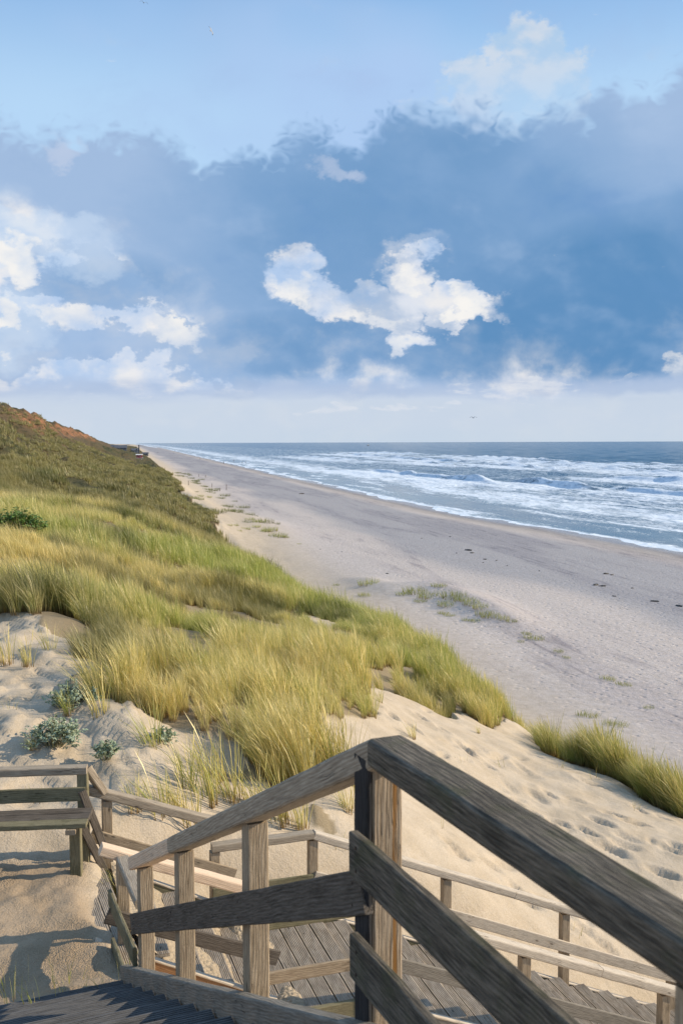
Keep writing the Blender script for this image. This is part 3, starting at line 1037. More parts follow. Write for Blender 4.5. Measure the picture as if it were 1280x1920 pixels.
# ------------------------------------------------------------------ wood materials
def wood(name, ca, cb, dark=(0.03, 0.026, 0.02), rough=0.85, crack=0.6, blotch=0.5, moss=0.0, stain=None, bumpd=0.004, contrast=1.0):
    m, t, b, o = material(name)
    tc = t.new('ShaderNodeTexCoord')
    oi = t.new('ShaderNodeObjectInfo')
    off = t.comb(t.m('MULTIPLY', oi.outputs['Random'], 37.0), t.m('MULTIPLY', oi.outputs['Random'], 11.0), t.m('MULTIPLY', oi.outputs['Random'], 23.0))
    p = t.vm('ADD', tc.outputs['Object'], off)
    wob = t.vm('SCALE', t.vm('SUBTRACT', t.noise(t.mapping(p, scale=(1, 2.5, 2.5)), 2.2, 3, col=True), (0.5, 0.5, 0.5)))
    wob.node.inputs['Scale'].default_value = 0.035
    pw = t.vm('ADD', p, wob)
    grain = t.noise(t.mapping(pw, scale=(4.0, 62, 62)), 2.2, 7, 0.66)
    rings = t.new('ShaderNodeTexWave', wave_type='BANDS', bands_direction='DIAGONAL')
    t.put(rings.inputs['Vector'], t.mapping(pw, scale=(0.35, 14, 14)))
    rings.inputs['Scale'].default_value = 3.2
    rings.inputs['Distortion'].default_value = 5.0
    rings.inputs['Detail'].default_value = 3
    rings.inputs['Detail Scale'].default_value = 1.2
    bl = t.noise(t.mapping(p, scale=(1, 3, 3)), 3.0, 6, 0.65)
    knot = t.voro(t.mapping(p, scale=(1.3, 3.4, 3.4)), 2.6, 'F1')
    c = t.mix(t.ss(grain, 0.5 - 0.22 / contrast, 0.5 + 0.22 / contrast), ca, cb)
    c = t.mix(t.m('MULTIPLY', t.ss(rings.outputs['Fac'], 0.3, 0.9), 0.38), c, t.mix(1, c, (0.52, 0.48, 0.42), 'MULTIPLY'))
    c = t.mix(t.m('MULTIPLY', t.ss(bl, 0.48, 0.72), blotch), c, t.mix(1, c, (0.45, 0.43, 0.40), 'MULTIPLY'))
    c = t.mix(t.m('MULTIPLY', t.ss(knot, 0.11, 0.03), 0.75), c, dark)
    cr = t.noise(t.mapping(pw, scale=(0.7, 22, 22)), 1.7, 3, 0.5)
    crm = t.m('MULTIPLY', t.ss(t.m('ABSOLUTE', t.m('SUBTRACT', cr, 0.5)), 0.014, 0.004), t.ss(t.noise(p, 3.5, 2), 0.5, 0.62))
    c = t.mix(t.m('MULTIPLY', crm, crack), c, dark)
    sp = t.noise(p, 130, 3, 0.6)
    c = t.mix(t.m('MULTIPLY', t.ss(sp, 0.55, 0.75), 0.45), c, t.mix(1, c, (0.35, 0.33, 0.30), 'MULTIPLY'))
    if moss:
        mm = t.noise(p, 7, 6, 0.7)
        c = t.mix(t.m('MULTIPLY', t.ss(mm, 0.48, 0.68), moss), c, (0.055, 0.062, 0.025))
    if stain:
        yy = t.sep(tc.outputs['Object'])[stain[0]]
        sm = t.m('MULTIPLY', t.ss(t.m('ABSOLUTE', t.m('SUBTRACT', yy, stain[1])), stain[2], stain[2] * 0.6), t.ss(t.noise(t.mapping(p, scale=(2, 20, 20)), 2, 4), 0.3, 0.5))
        c = t.mix(sm, c, (0.26, 0.13, 0.04))
    t.put(b.inputs['Base Color'], c)
    b.inputs['Roughness'].default_value = rough
    b.inputs['Specular IOR Level'].default_value = 0.22
    hgt = t.m('ADD', t.m('MULTIPLY', grain, 0.8), t.m('MULTIPLY', crm, -1.6))
    hgt = t.m('ADD', hgt, t.m('MULTIPLY', sp, 0.25))
    hgt = t.m('ADD', hgt, t.m('MULTIPLY', rings.outputs['Fac'], -0.25))
    t.l.new(t.bump(hgt, 0.7, bumpd), b.inputs['Normal'])
    return m


w_post = wood('weathered_post_wood', (0.25, 0.19, 0.125), (0.47, 0.375, 0.265), blotch=0.35)
w_rail = wood('weathered_handrail_wood', (0.28, 0.225, 0.165), (0.47, 0.395, 0.30), blotch=0.35)
w_pale = wood('sun_bleached_rail_wood', (0.48, 0.40, 0.31), (0.70, 0.61, 0.49), blotch=0.25, dark=(0.09, 0.06, 0.04))
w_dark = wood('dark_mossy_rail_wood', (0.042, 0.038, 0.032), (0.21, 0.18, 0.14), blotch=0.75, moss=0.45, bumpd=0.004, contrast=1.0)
w_shade = wood('shade_black_board_wood', (0.018, 0.018, 0.02), (0.05, 0.05, 0.052), blotch=0.6)  # near-black tone is the post side's shade put into colour
w_board = wood('stained_and_shaded_board_wood', (0.075, 0.062, 0.050), (0.17, 0.145, 0.12), blotch=0.75)  # stained boards; also paints the shadow on the bench seat
w_green = wood('algae_tinged_wood', (0.16, 0.14, 0.085), (0.28, 0.25, 0.155), blotch=0.4, moss=0.35)
w_new = wood('fresh_pine_wood', (0.72, 0.52, 0.36), (0.82, 0.64, 0.47), blotch=0.12, crack=0.1, dark=(0.35, 0.18, 0.09))
w_stain = wood('rust_streaked_post_wood', (0.24, 0.18, 0.12), (0.46, 0.37, 0.27), blotch=0.3, stain=(2, -0.024, 0.009))
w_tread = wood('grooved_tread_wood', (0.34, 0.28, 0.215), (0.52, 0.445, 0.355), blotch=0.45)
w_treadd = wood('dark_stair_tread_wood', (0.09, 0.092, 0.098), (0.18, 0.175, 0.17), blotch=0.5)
w_string = wood('stringer_wood', (0.18, 0.16, 0.13), (0.31, 0.28, 0.235), blotch=0.45)
w_orange = wood('reddish_inner_stringer_wood', (0.22, 0.11, 0.05), (0.32, 0.18, 0.09), blotch=0.5)
m_steel, t, b, o = material('rusty_screw_steel')
b.inputs['Base Color'].default_value = (0.06, 0.045, 0.035, 1)
b.inputs['Metallic'].default_value = 0.6
b.inputs['Roughness'].default_value = 0.6

ZUP = Vector((0, 0, 1))
PW = 0.095


def post(parent, base, top, mat=w_post, w=PW, dirx=D1):
    """square post standing from base to top, faces along dirx"""
    _seed[0] += 1
    L = top.z - base.z
    me = extrude('post', rr_profile(w, w, 0.006, 1), L, step=0.3, seed=_seed[0], jit=0.001)
    z = ZUP
    y = dirx.normalized()
    x = y.cross(z)
    M = Matrix((z, y, z.cross(y))).transposed().to_4x4()
    M.translation = base
    return link('post', me, parent, mat, M)


# ================================================================== upper staircase and its railing (foreground)
up_st = empty('staircase', f1(0, 0, -4.0), 'upper wooden staircase with dark grooved treads descending from the photographer to the sandy landing', 'staircase')
# landing boards by the photographer and the treads
tread_prof = groove_profile(0.30, 0.04, 18)
ntr = 12
RUN, RISE = 0.335, 0.1525
for i in range(ntr):
    v0 = 0.0 + i * RUN
    z = -1.85 - (i + 1) * RISE - 0.02
    q0, q1 = f1(v0 + 0.16, -1.72, z), f1(v0 + 0.16, -0.085, z)
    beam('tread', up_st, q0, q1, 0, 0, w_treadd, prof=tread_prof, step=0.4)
for i in range(7):
    v0 = -0.14 - i * 0.31
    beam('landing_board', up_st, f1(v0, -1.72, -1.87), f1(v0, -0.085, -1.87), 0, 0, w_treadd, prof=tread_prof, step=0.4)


def slope_z(v, z0, k=-0.455):
    return z0 + k * v


for u_, mt in ((-0.04, w_string), (-1.77, w_string)):
    beam('stringer', up_st, f1(-0.25, u_, slope_z(-0.25, -1.785 - 0.125)), f1(4.14, u_, slope_z(4.14, -1.785 - 0.125)), 0.062, 0.25, mt, step=0.2, r=0.01)
beam('support_beam', up_st, f1(-2.3, -0.04, -2.0), f1(-0.27, -0.04, -2.0), 0.062, 0.22, w_string)

rail1 = empty('railing', f1(0, 0.04, -4.0), 'large dark foreground railing with thick mossy handrail bending down the upper staircase', 'railing')
RZ0, RK = -0.89, -0.485          # top of the handrail along the stairs
# posts (three on the stairs, the big one at the bend, one behind the camera)
po = post(rail1, f1(0.06, 0.045, -2.75), f1(0.06, 0.045, RZ0 - 0.10), w_stain, w=0.10)
tag(po, label='post at the bend with an orange resin streak down its face')
for v in (1.36, 2.68, 3.80):
    post(rail1, f1(v, 0.045, slope_z(v, -1.87) - 0.1), f1(v, 0.045, RZ0 + RK * v - 0.085), w_post)
for v in (-1.35,):
    post(rail1, f1(v, 0.045, -2.6), f1(v, 0.045, RZ0 - 0.09), w_post, w=0.10)
# near-black sheet over the bend post's left face, painting its shade
bd = beam('post_shade_board', rail1, f1(0.06, -0.016, -2.75), f1(0.06, -0.016, RZ0 - 0.07), 0.10, 0.020, w_shade, up=N1)
# handrails
CW, CT = 0.125, 0.088
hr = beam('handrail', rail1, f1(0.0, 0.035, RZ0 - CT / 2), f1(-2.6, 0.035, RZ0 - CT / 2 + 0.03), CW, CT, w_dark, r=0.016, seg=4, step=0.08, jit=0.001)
hr2 = beam('handrail', rail1, f1(-0.015, 0.035, RZ0 - CT / 2 + 0.004), f1(2.78, 0.035, RZ0 + RK * 2.78 - CT / 2), CW * 0.98, 0.092, w_rail, r=0.016, seg=4, step=0.1, jit=0.001)
tag(hr2, label='grey brown sloping handrail')
hr3 = beam('handrail', rail1, f1(2.783, 0.035, RZ0 + RK * 2.783 - CT / 2), f1(4.02, 0.035, RZ0 + RK * 4.02 - CT / 2), CW, 0.090, w_new, r=0.014, seg=3, step=0.1, jit=0.001)
tag(hr3, label='new pale pine end piece of the handrail')
# boards on the walkway side
for z_ in (-1.17, -1.49):
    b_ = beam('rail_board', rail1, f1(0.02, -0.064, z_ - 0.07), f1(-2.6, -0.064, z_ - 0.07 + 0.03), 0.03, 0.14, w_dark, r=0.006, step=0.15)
    tag(b_, label='dark level board')
    for dz in (-0.035, 0.035):
        screw(b_, f1(-0.03, -0.081, z_ - 0.07 + dz), -N1, m_steel, 0.006)
b_ = beam('rail_board', rail1, f1(0.03, -0.020, -1.31 - 0.065), f1(3.93, -0.020, -1.31 - 0.065 + RK * 3.9), 0.03, 0.135, w_board, r=0.006, step=0.15)
for v in (0.1, 1.36, 2.68, 3.8):
    for dz in (-0.035, 0.035):
        screw(b_, f1(v, -0.037, -1.375 + RK * (v - .03) + dz), -N1, m_steel, 0.005)

# short level railing between the stair foot and the lower flight
rs = empty('railing', f1(4.3, 0.04, -4.0), 'short steeply foreshortened railing linking the foot of the upper stairs to the new pine rail', 'railing')
post(rs, f2(-0.02, 0.0, -4.5), f2(-0.02, 0.0, -3.33), w_post, dirx=VQ)
pA, pB = f1(3.93, 0.05, -3.0), f2(-0.03, -0.02, -3.27)
beam('handrail', rs, pA + Vector((0, 0, -0.14)), pB, 0.10, 0.06, w_rail, r=0.012)
beam('rail_board', rs, f1(3.86, -0.022, -3.47), f2(-0.12, 0.05, -3.62), 0.03, 0.13, w_green)
beam('rail_board', rs, f1(3.86, -0.022, -3.82), f2(-0.12, -0.15, -3.92), 0.03, 0.13, w_green)

# ================================================================== lower walkway (two flights and a landing)
low_st = empty('walkway', f2(2, 0.8, -5.2), 'lower wooden stairs of grooved planks running down to the right through the dune sand', 'stairs')
plank_prof = groove_profile(0.142, 0.032, 9)
planks = []


def plank(U, z, V0=0.02, V1=WID - 0.02, mat=w_tread):
    a, b_ = f2(U, V0, z), f2(U, V1, z)
    return beam('plank', low_st, a, b_, 0, 0, mat, prof=plank_prof, step=0.5, roll=random.uniform(-.01, .01))


# platform planks just before the first flight
plat_th = empty('platform', f1(5.5, -0.5, -4.1), 'sand covered wooden platform with a few grooved planks showing beside the first lower stair', 'platform')
for i in range(5):
    u_ = 0.13 - i * 0.152
    beam('plank', plat_th, f1(4.45, u_, -3.99), f1(6.75, u_, -3.99), 0, 0, w_tread, prof=plank_prof, step=0.5)
# flight a
na = 4
for i in range(na):
    z = -4.02 - 0.9 * (i + 0.6) / na
    plank(0.05 + i * 0.285 + 0.075, z)
    plank(0.05 + i * 0.285 + 0.075 + 0.15, z)
# landing
U = 1.20
while U < 2.0:
    plank(U + 0.075, -4.905)
    U += 0.155
# flight b
i = 0
U = 2.08
while U < 9.0:
    z = float(deck2(U + 0.16)) - 0.0 + 0.02
    plank(U + 0.078, z)
    plank(U + 0.078 + 0.152, z)
    beam('riser', low_st, f2(U + 0.012, 0.03, z - 0.07), f2(U + 0.012, WID - 0.03, z - 0.07), 0.02, 0.10, w_string, step=0.6)
    U += 0.315
for V_, lab in ((-0.03, 'near'), (WID + 0.03, 'far')):
    mat1 = w_orange if lab == 'near' else w_green
    s1 = beam('stringer', low_st, f2(-0.22, V_, -3.93 - 0.10), f2(1.22, V_, -4.68 - 0.10), 0.05, 0.20, mat1)
    beam('stringer', low_st, f2(1.225, V_, -4.80 - 0.10), f2(2.05, V_, -4.80 - 0.10), 0.05, 0.20, w_green)
    beam('stringer', low_st, f2(2.055, V_, -4.84 - 0.10), f2(9.0, V_, -4.84 - 0.10 - 0.43 * 6.945), 0.05, 0.20, w_string if lab == 'near' else w_green, step=0.3)
    if lab == 'near':
        beam('stringer_cap', low_st, f2(-0.24, V_, -3.915), f2(1.22, V_, -4.665), 0.065, 0.022, w_pale)
        beam('stringer_cap', low_st, f2(2.06, V_, -4.825), f2(9.0, V_, -4.825 - 0.43 * 6.94), 0.065, 0.022, w_pale, step=0.3)
    else:
        beam('stringer_cap', low_st, f2(-0.24, V_, -3.915), f2(1.22, V_, -4.665), 0.065, 0.022, w_pale)
        beam('stringer_cap', low_st, f2(2.06, V_, -4.825), f2(9.0, V_, -4.825 - 0.43 * 6.94), 0.065, 0.022, w_pale, step=0.3)


def side_rail(V_, near):
    lab = ('near side railing of the lower stairs with a new pine rail on its first slope' if near else
           'far side railing of the lower stairs with bleached grey rails and an outer landing corner')
    th = empty('railing', f2(1.5, V_, -5.0), lab, 'railing')
    posts = [0.0, 1.03, 2.04, 3.53, 4.98, 6.42, 7.9] if not near else [1.03, 2.04, 3.55, 5.06, 6.5, 7.95]
    side = 1 if near else 1
    for U_ in posts:
        if U_ < 0.5:
            zt = -3.42
        elif U_ < 1.5:
            zt = -4.03
        else:
            zt = -4.05 - 0.42 * max(0, U_ - 2.04)
        if not near and U_ < 0.5:
            zt = -3.40
        zb = float(deck2(U_)) - 0.45
        if U_ == 1.03:
            zt = -4.04
        post(th, f2(U_, V_ + (0.0 if near else 0.0), zb), f2(U_, V_, zt), w_post, dirx=VQ)
    wa, ha = 0.115, 0.075
    za = lambda U_: -3.30 - 0.385 * U_
    # flight a cap
    if near:
        beam('handrail', th, f2(-0.19, V_ - 0.01, za(-0.19) + 0.05), f2(1.12, V_ - 0.01, za(1.12) + 0.0), wa, 0.085, w_new, r=0.014, seg=3)
    else:
        beam('handrail', th, f2(-0.22, V_ - 0.01, za(-0.22) - 0.04), f2(1.15, V_ - 0.01, za(1.15) - 0.04), wa, 0.085, w_rail, r=0.014, seg=3)
    # mid board a
    q = V_ - 0.064
    beam('rail_board', th, f2(-0.16, q, -3.70), f2(1.22, q, -4.28), 0.03, 0.125, w_post if not near else w_board)
    # landing cap and mid board
    beam('handrail', th, f2(1.0, V_ - 0.01, -3.995), f2(2.04, V_ - 0.01, -3.995), wa, ha, w_green if near else w_rail, r=0.014, seg=3)
    beam('rail_board', th, f2(1.0, q, -4.44), f2(2.03, q, -4.44), 0.03, 0.11, w_green if not near else w_post)
    # flight b
    zb_ = lambda U_: -3.995 - 0.42 * (U_ - 2.04)
    beam('handrail', th, f2(2.045, V_ - 0.01, zb_(2.045)), f2(4.33, V_ - 0.01, zb_(4.33)), wa, 0.085, w_pale, r=0.018, seg=4)
    beam('handrail', th, f2(4.335, V_ - 0.01, zb_(4.335)), f2(8.4, V_ - 0.01, zb_(8.4)), wa, 0.085, w_pale, r=0.018, seg=4)
    beam('rail_board', th, f2(2.04, q, zb_(2.04) - 0.42), f2(8.4, q, zb_(8.4) - 0.42), 0.03, 0.12, w_pale if not near else w_string)
    return th


side_rail(-0.03, True)
side_rail(WID + 0.03, False)

# ================================================================== bench with railing back
bd_ = Vector((-0.985, -0.09, 0)).normalized()
bn_ = Vector((0.09, -0.985, 0)).normalized()
c0 = Vector((-2.41, 9.05, H))


def bp_(a, n=0.0, z=0.0):
    p = c0 + bd_ * a + bn_ * n
    return Vector((p.x, p.y, H + z))


br_ = empty('railing', bp_(0, 0, -4.0), 'weathered grey railing behind the bench at the back of the sandy landing', 'railing')
for a in (0.0, 1.5, 3.0):
    post(br_, bp_(a, 0, -4.4), bp_(a, 0, -3.06), w_green, dirx=bn_)
beam('handrail', br_, bp_(-0.04, 0.0, -3.025), bp_(3.2, 0.0, -3.025), 0.11, 0.075, w_rail, r=0.014, seg=3)
beam('rail_board', br_, bp_(-0.03, 0.064, -3.235), bp_(3.2, 0.064, -3.235), 0.03, 0.13, w_green)
# short piece from the corner to the lower flight
cr = empty('railing', f2(-0.1, WID + .2, -4.0), 'corner railing piece with a blue grey cap joining the bench railing to the lower stairs', 'railing')
c_end = f2(-0.02, WID - 0.02, -3.2)
beam('handrail', cr, bp_(-0.02, -0.07, -3.02), Vector((c_end.x - 0.02, c_end.y + .02, H - 3.31)), 0.11, 0.07, w_rail, r=0.012)
beam('rail_board', cr, (-2.40, 8.97, H - 3.20), (-2.235, 9.10, H - 3.80), 0.03, 0.075, w_board)
beam('rail_board', cr, (-2.40, 8.97, H - 3.54), (-2.235, 9.10, H - 4.02), 0.03, 0.075, w_board)

bench = empty('bench', bp_(0.1, 0.4, -4.0), 'weathered plank bench at the left edge of the sandy landing', 'bench')
for k in range(3):
    beam('seat_plank', bench, bp_(-0.10, 0.16 + 0.135 * k, -3.375), bp_(2.9, 0.16 + 0.135 * k, -3.375), 0.128, 0.045, w_board if k < 2 else w_green, r=0.007)  # rear planks in darker wood, painting the shadow lying across the seat
for a in (0.03, 2.6):
    post(bench, bp_(a, 0.26, -4.25), bp_(a, 0.26, -3.445), w_green, w=0.10, dirx=bn_)
    bench.children[-1].name = 'leg' if a < 1 else 'leg.001'
    beam('seat_bearer', bench, bp_(a, 0.08, -3.421), bp_(a, 0.52, -3.421), 0.09, 0.045, w_post)


# ================================================================== grass
m_grass, t, b, out = material('marram_grass_blades')
bt = t.attr('bt')
bv = t.attr('bv')
gc = t.attr('gcol', typ='INSTANCER')
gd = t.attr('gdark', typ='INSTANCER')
green = t.mix(bv, (0.24, 0.30, 0.05), (0.56, 0.58, 0.16))
straw = t.mix(bv, (0.56, 0.44, 0.13), (0.95, 0.80, 0.38))
mx = t.m('ADD', gc, t.m('MULTIPLY', t.m('SUBTRACT', bv, 0.5), 1.3), clamp=True)
c = t.mix(mx, green, straw)
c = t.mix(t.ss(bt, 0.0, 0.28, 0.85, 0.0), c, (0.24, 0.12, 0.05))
c = t.mix(t.ss(bt, 0.75, 1.0, 0.0, 0.5), c, (0.62, 0.52, 0.28))
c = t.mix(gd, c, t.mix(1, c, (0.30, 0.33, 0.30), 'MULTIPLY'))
t.n.remove(b)
dif = t.new('ShaderNodeBsdfDiffuse')
trn = t.new('ShaderNodeBsdfTranslucent')
gl = t.new('ShaderNodeBsdfGlossy')
gl.inputs['Roughness'].default_value = 0.45
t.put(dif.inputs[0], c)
t.put(trn.inputs[0], t.mix(1, c, (1.05, 1.0, 0.75), 'MULTIPLY'))
ms = t.new('ShaderNodeMixShader')
ms.inputs[0].default_value = 0.32
t.l.new(dif.outputs[0], ms.inputs[1])
t.l.new(trn.outputs[0], ms.inputs[2])
ms2 = t.new('ShaderNodeMixShader')
ms2.inputs[0].default_value = 0.05
t.l.new(ms.outputs[0], ms2.inputs[1])
t.l.new(gl.outputs[0], ms2.inputs[2])
t.l.new(ms2.outputs[0], out.inputs[0])


def clump_mesh(name, nb, hgt, spread, width, seed, lean=0.30, seeds=3, droop=0.35, segs=4):
    rnd = random.Random(seed)
    vs, fs, btv, bvv = [], [], [], []
    for i in range(nb + seeds):
        is_seed = i >= nb
        a = rnd.uniform(0, 6.283)
        r = spread * math.sqrt(rnd.random())
        x0, y0 = r * math.cos(a), r * math.sin(a)
        h = hgt * rnd.uniform(0.55, 1.0) * (1.12 if is_seed else 1)
        # direction: outwards plus the sea wind (towards -x)
        ox = math.cos(a) * rnd.uniform(0.02, 0.42) - lean * rnd.uniform(0.4, 1.5)
        oy = math.sin(a) * rnd.uniform(0.02, 0.42) + rnd.uniform(-.12, .12)
        if is_seed:
            ox *= 0.6
            oy *= 0.5
        w = width * rnd.uniform(0.7, 1.2) * (0.6 if is_seed else 1)
        fa = rnd.uniform(0, 3.14)
        wx_, wy_ = math.cos(fa) * w / 2, math.sin(fa) * w / 2
        val = rnd.random() * (0.8 if not is_seed else 1) + (0.3 if is_seed else 0)
        base = len(vs)
        for k in range(segs + 1):
            q = k / segs
            bend = q ** (1.7 if not is_seed else 2.2)
            px = x0 + ox * h * bend
            py_ = y0 + oy * h * bend
            pz = h * (q - (droop * 0.45) * q ** 3 * (abs(ox) + abs(oy)))
            ww = (1 - q) ** 0.6 if not is_seed else (0.5 if q < 0.7 else (2.3 if q < 0.95 else 0.3))
            if k == segs and not is_seed:
                ww = 0.08
            vs.append((px - wx_ * ww, py_ - wy_ * ww, pz - 0.02))
            vs.append((px + wx_ * ww, py_ + wy_ * ww, pz - 0.02))
            btv += [q, q]
            bvv += [val, val]
        for k in range(segs):
            j = base + 2 * k
            fs.append((j, j + 1, j + 3, j + 2))
    me = py_mesh(name, vs, fs, smooth=True)
    for nm, arr in (('bt', btv), ('bv', bvv)):
        a_ = me.attributes.new(nm, 'FLOAT', 'POINT')
        a_.data.foreach_set('value', arr)
    me.materials.append(m_grass)
    return me


near_v = [clump_mesh('grass_clump', 58, 0.92, 0.11, 0.0095, 300 + i, seeds=8) for i in range(5)]
mid_v = [clump_mesh('grass_clump', 60, 0.90, 0.32, 0.017, 320 + i, seeds=6, segs=3) for i in range(4)]
far_v = [clump_mesh('grass_clump', 44, 0.80, 0.6, 0.05, 340 + i, seeds=3, segs=3) for i in range(3)]


def scatter(name, pts, zs, rots, scales, gcol, gdark, variants, label, cat):
    """one object: every point carries one of the clump meshes"""
    me = bpy.data.meshes.new(name)
    n = len(pts)
    me.vertices.add(n)
    me.vertices.foreach_set('co', np.concatenate([pts, zs[:, None]], 1).astype(np.float32).ravel())
    for nm, arr in (('sc', scales), ('gcol', gcol), ('gdark', gdark)):
        a_ = me.attributes.new(nm, 'FLOAT', 'POINT')
        a_.data.foreach_set('value', arr.astype(np.float32))
    a_ = me.attributes.new('rot', 'FLOAT_VECTOR', 'POINT')
    a_.data.foreach_set('vector', rots.astype(np.float32).ravel())
    a_ = me.attributes.new('vid', 'INT', 'POINT')
    a_.data.foreach_set('value', rng.integers(0, len(variants), n).astype(np.int32))
    ob = bpy.data.objects.new(name, me)
    COL.objects.link(ob)
    ng = bpy.data.node_groups.new(name + '_nodes', 'GeometryNodeTree')
    ng.interface.new_socket('Geometry', in_out='INPUT', socket_type='NodeSocketGeometry')
    ng.interface.new_socket('Geometry', in_out='OUTPUT', socket_type='NodeSocketGeometry')
    gi = ng.nodes.new('NodeGroupInput')
    go = ng.nodes.new('NodeGroupOutput')
    jn = ng.nodes.new('GeometryNodeJoinGeometry')
    na_s = ng.nodes.new('GeometryNodeInputNamedAttribute')
    na_s.data_type = 'FLOAT'
    na_s.inputs[0].default_value = 'sc'
    na_r = ng.nodes.new('GeometryNodeInputNamedAttribute')
    na_r.data_type = 'FLOAT_VECTOR'
    na_r.inputs[0].default_value = 'rot'
    na_v = ng.nodes.new('GeometryNodeInputNamedAttribute')
    na_v.data_type = 'INT'
    na_v.inputs[0].default_value = 'vid'
    for k, vm_ in enumerate(variants):
        vo = bpy.data.objects.new('grass_clump_source', vm_)
        oi = ng.nodes.new('GeometryNodeObjectInfo')
        oi.inputs['Object'].default_value = vo
        oi.inputs['As Instance'].default_value = True
        ip = ng.nodes.new('GeometryNodeInstanceOnPoints')
        cmp_ = ng.nodes.new('FunctionNodeCompare')
        cmp_.data_type = 'INT'
        cmp_.operation = 'EQUAL'
        ng.links.new([o for o in na_v.outputs if o.enabled][0], cmp_.inputs[2])
        cmp_.inputs[3].default_value = k
        ng.links.new(gi.outputs[0], ip.inputs['Points'])
        ng.links.new(cmp_.outputs[0], ip.inputs['Selection'])
        ng.links.new(oi.outputs['Geometry'], ip.inputs['Instance'])
        ng.links.new([o for o in na_r.outputs if o.enabled][0], ip.inputs['Rotation'])
        ng.links.new([o for o in na_s.outputs if o.enabled][0], ip.inputs['Scale'])
        ng.links.new(ip.outputs[0], jn.inputs[0])
    ng.links.new(jn.outputs[0], go.inputs[0])
    md = ob.modifiers.new('scatter', 'NODES')
    md.node_group = ng
    tag(ob, label, cat, kind='stuff')
    return ob


def field(t0, t1, s0, s1, n, dens=None):
    tt = rng.uniform(t0, t1, n)
    ss_ = rng.uniform(s0, s1, n)
    x, y = xy(tt, ss_)
    keep = (np.abs(x) < y * 0.40 + 1.5) & (y > 9)
    x, y, tt, ss_ = x[keep], y[keep], tt[keep], ss_[keep]
    g = veg(x, y)
    keep = g > 0.5
    return x[keep], y[keep], tt[keep], ss_[keep]


def grass_cols(x, y, t_, s_):
    # straw near the edge and in patches, greener toward the middle distance and the seaward strip
    g = 0.84 + 0.30 * sst(s_, 60, 100) + 1.1 * fbm(x / 5, y / 7, 401, 4, 0.6)
    g = g - 0.34 * sst(s_, 24, 34) * (1 - sst(s_, 40, 60)) - 0.30 * sst(t_, 4, 9)
    g = g + 0.15 * sst(s_, 45, 60) + rng.normal(0, 0.13, len(x))
    dk = np.clip(0.75 * sst(s_ + 0.5 * t_, 50, 66) + 0.8 * sst(fbm(x / 2.2, y / 3, 411, 3), 0.10, 0.34), 0, 1)  # far grass darkened in colour as cloud shadow; noise adds darker patches
    return np.clip(g, 0, 1), dk


def do_scatter(name, x, y, t_, s_, variants, smin, smax, label):
    z = H + ground(x, y, False)
    n = len(x)
    rots = np.stack([rng.normal(0, 0.10, n), rng.normal(0, 0.10, n), rng.uniform(-0.75, 0.75, n)], 1)
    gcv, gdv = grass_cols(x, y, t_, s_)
    patch = 1 + 0.95 * fbm(x / 1.8, y / 1.8, 421, 3)
    scl = rng.uniform(smin, smax, n) * patch
    print(name, n)
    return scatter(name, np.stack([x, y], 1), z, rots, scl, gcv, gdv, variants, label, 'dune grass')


x, y, t_, s_ = field(-14, 13, 9, 34, 24000)
cl = 1 - sst(s_, 14, 20) * 0.0
keep = fbm(x / 0.8, y / 0.9, 431, 2) > -0.13
x, y, t_, s_ = x[keep], y[keep], t_[keep], s_[keep]
do_scatter('dune_grass', x, y, t_, s_, near_v, 0.46, 0.86, 'dense straw and green marram grass blown leftward on the near dune slope')
x, y, t_, s_ = field(-34, 13.5, 32, 105, 32000)
do_scatter('dune_grass', x, y, t_, s_, mid_v, 0.5, 0.9, 'middle distance yellow green marram grass rolling toward the hill')
x, y, t_, s_ = field(-36, 13.5, 95, 330, 26000)
keep = (rng.random(len(x)) < np.interp(t_, [-36, -31, -28, -20, -10, 0], [0.6, 0.6, 0.10, 0.30, 0.6, 1])) & (fbm(t_ / 5, s_ / 14, 441, 3) > np.interp(t_, [-20, -5], [-0.02, -0.25]))
x, y, t_, s_ = x[keep], y[keep], t_[keep], s_[keep]
do_scatter('hill_scrub', x, y, t_, s_, far_v, 0.5, 1.1, 'olive scrub and dry grass covering the far hillside, cloud shade in its colour')
cpts = [(1012, 22.0, .8), (1040, 20.2, 1.0), (1080, 19.6, 1.15), (1120, 19.6, 1.25), (1160, 18.9, 1.2), (1200, 18.4, 1.05), (1240, 17.7, 1.1), (1285, 17.4, 1.25), (1330, 16.9, 1.1)]
cx_ = np.array([(p[0] - 640) / F * p[1] for p in cpts])
cy_ = np.array([p[1] for p in cpts])
cs_ = np.array([p[2] for p in cpts])
k_ = rng.uniform(0, len(cpts) - 1, 620)
o1 = rng.gamma(1.3, 0.42, 620) - 0.08
x = np.interp(k_, range(len(cpts)), cx_) + o1 * CB
y = np.interp(k_, range(len(cpts)), cy_) + 0.35 + o1 * 0.55
thick = np.interp(k_, range(len(cpts)), cs_)
keep = (vnoise(k_ * 2.3, k_ * 0, 905) > -0.32) & (vnoise(x * 2.2, y * 2.2, 909) > -0.22)
x, y, thick = x[keep], y[keep], thick[keep]
t_, s_ = ts(x, y)
z = H + ground(x, y, False)
n_ = len(x)
scatter('dune_grass', np.stack([x, y], 1), z, np.stack([rng.normal(0, .1, n_), rng.normal(0, .1, n_), rng.uniform(-.75, .75, n_)], 1),
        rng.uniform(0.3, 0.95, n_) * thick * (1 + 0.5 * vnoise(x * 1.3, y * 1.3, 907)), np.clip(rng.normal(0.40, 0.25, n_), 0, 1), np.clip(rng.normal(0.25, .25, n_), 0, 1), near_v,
        'ragged green marram strip along the right end of the bare sand crest', 'dune grass')
print('instances ok')

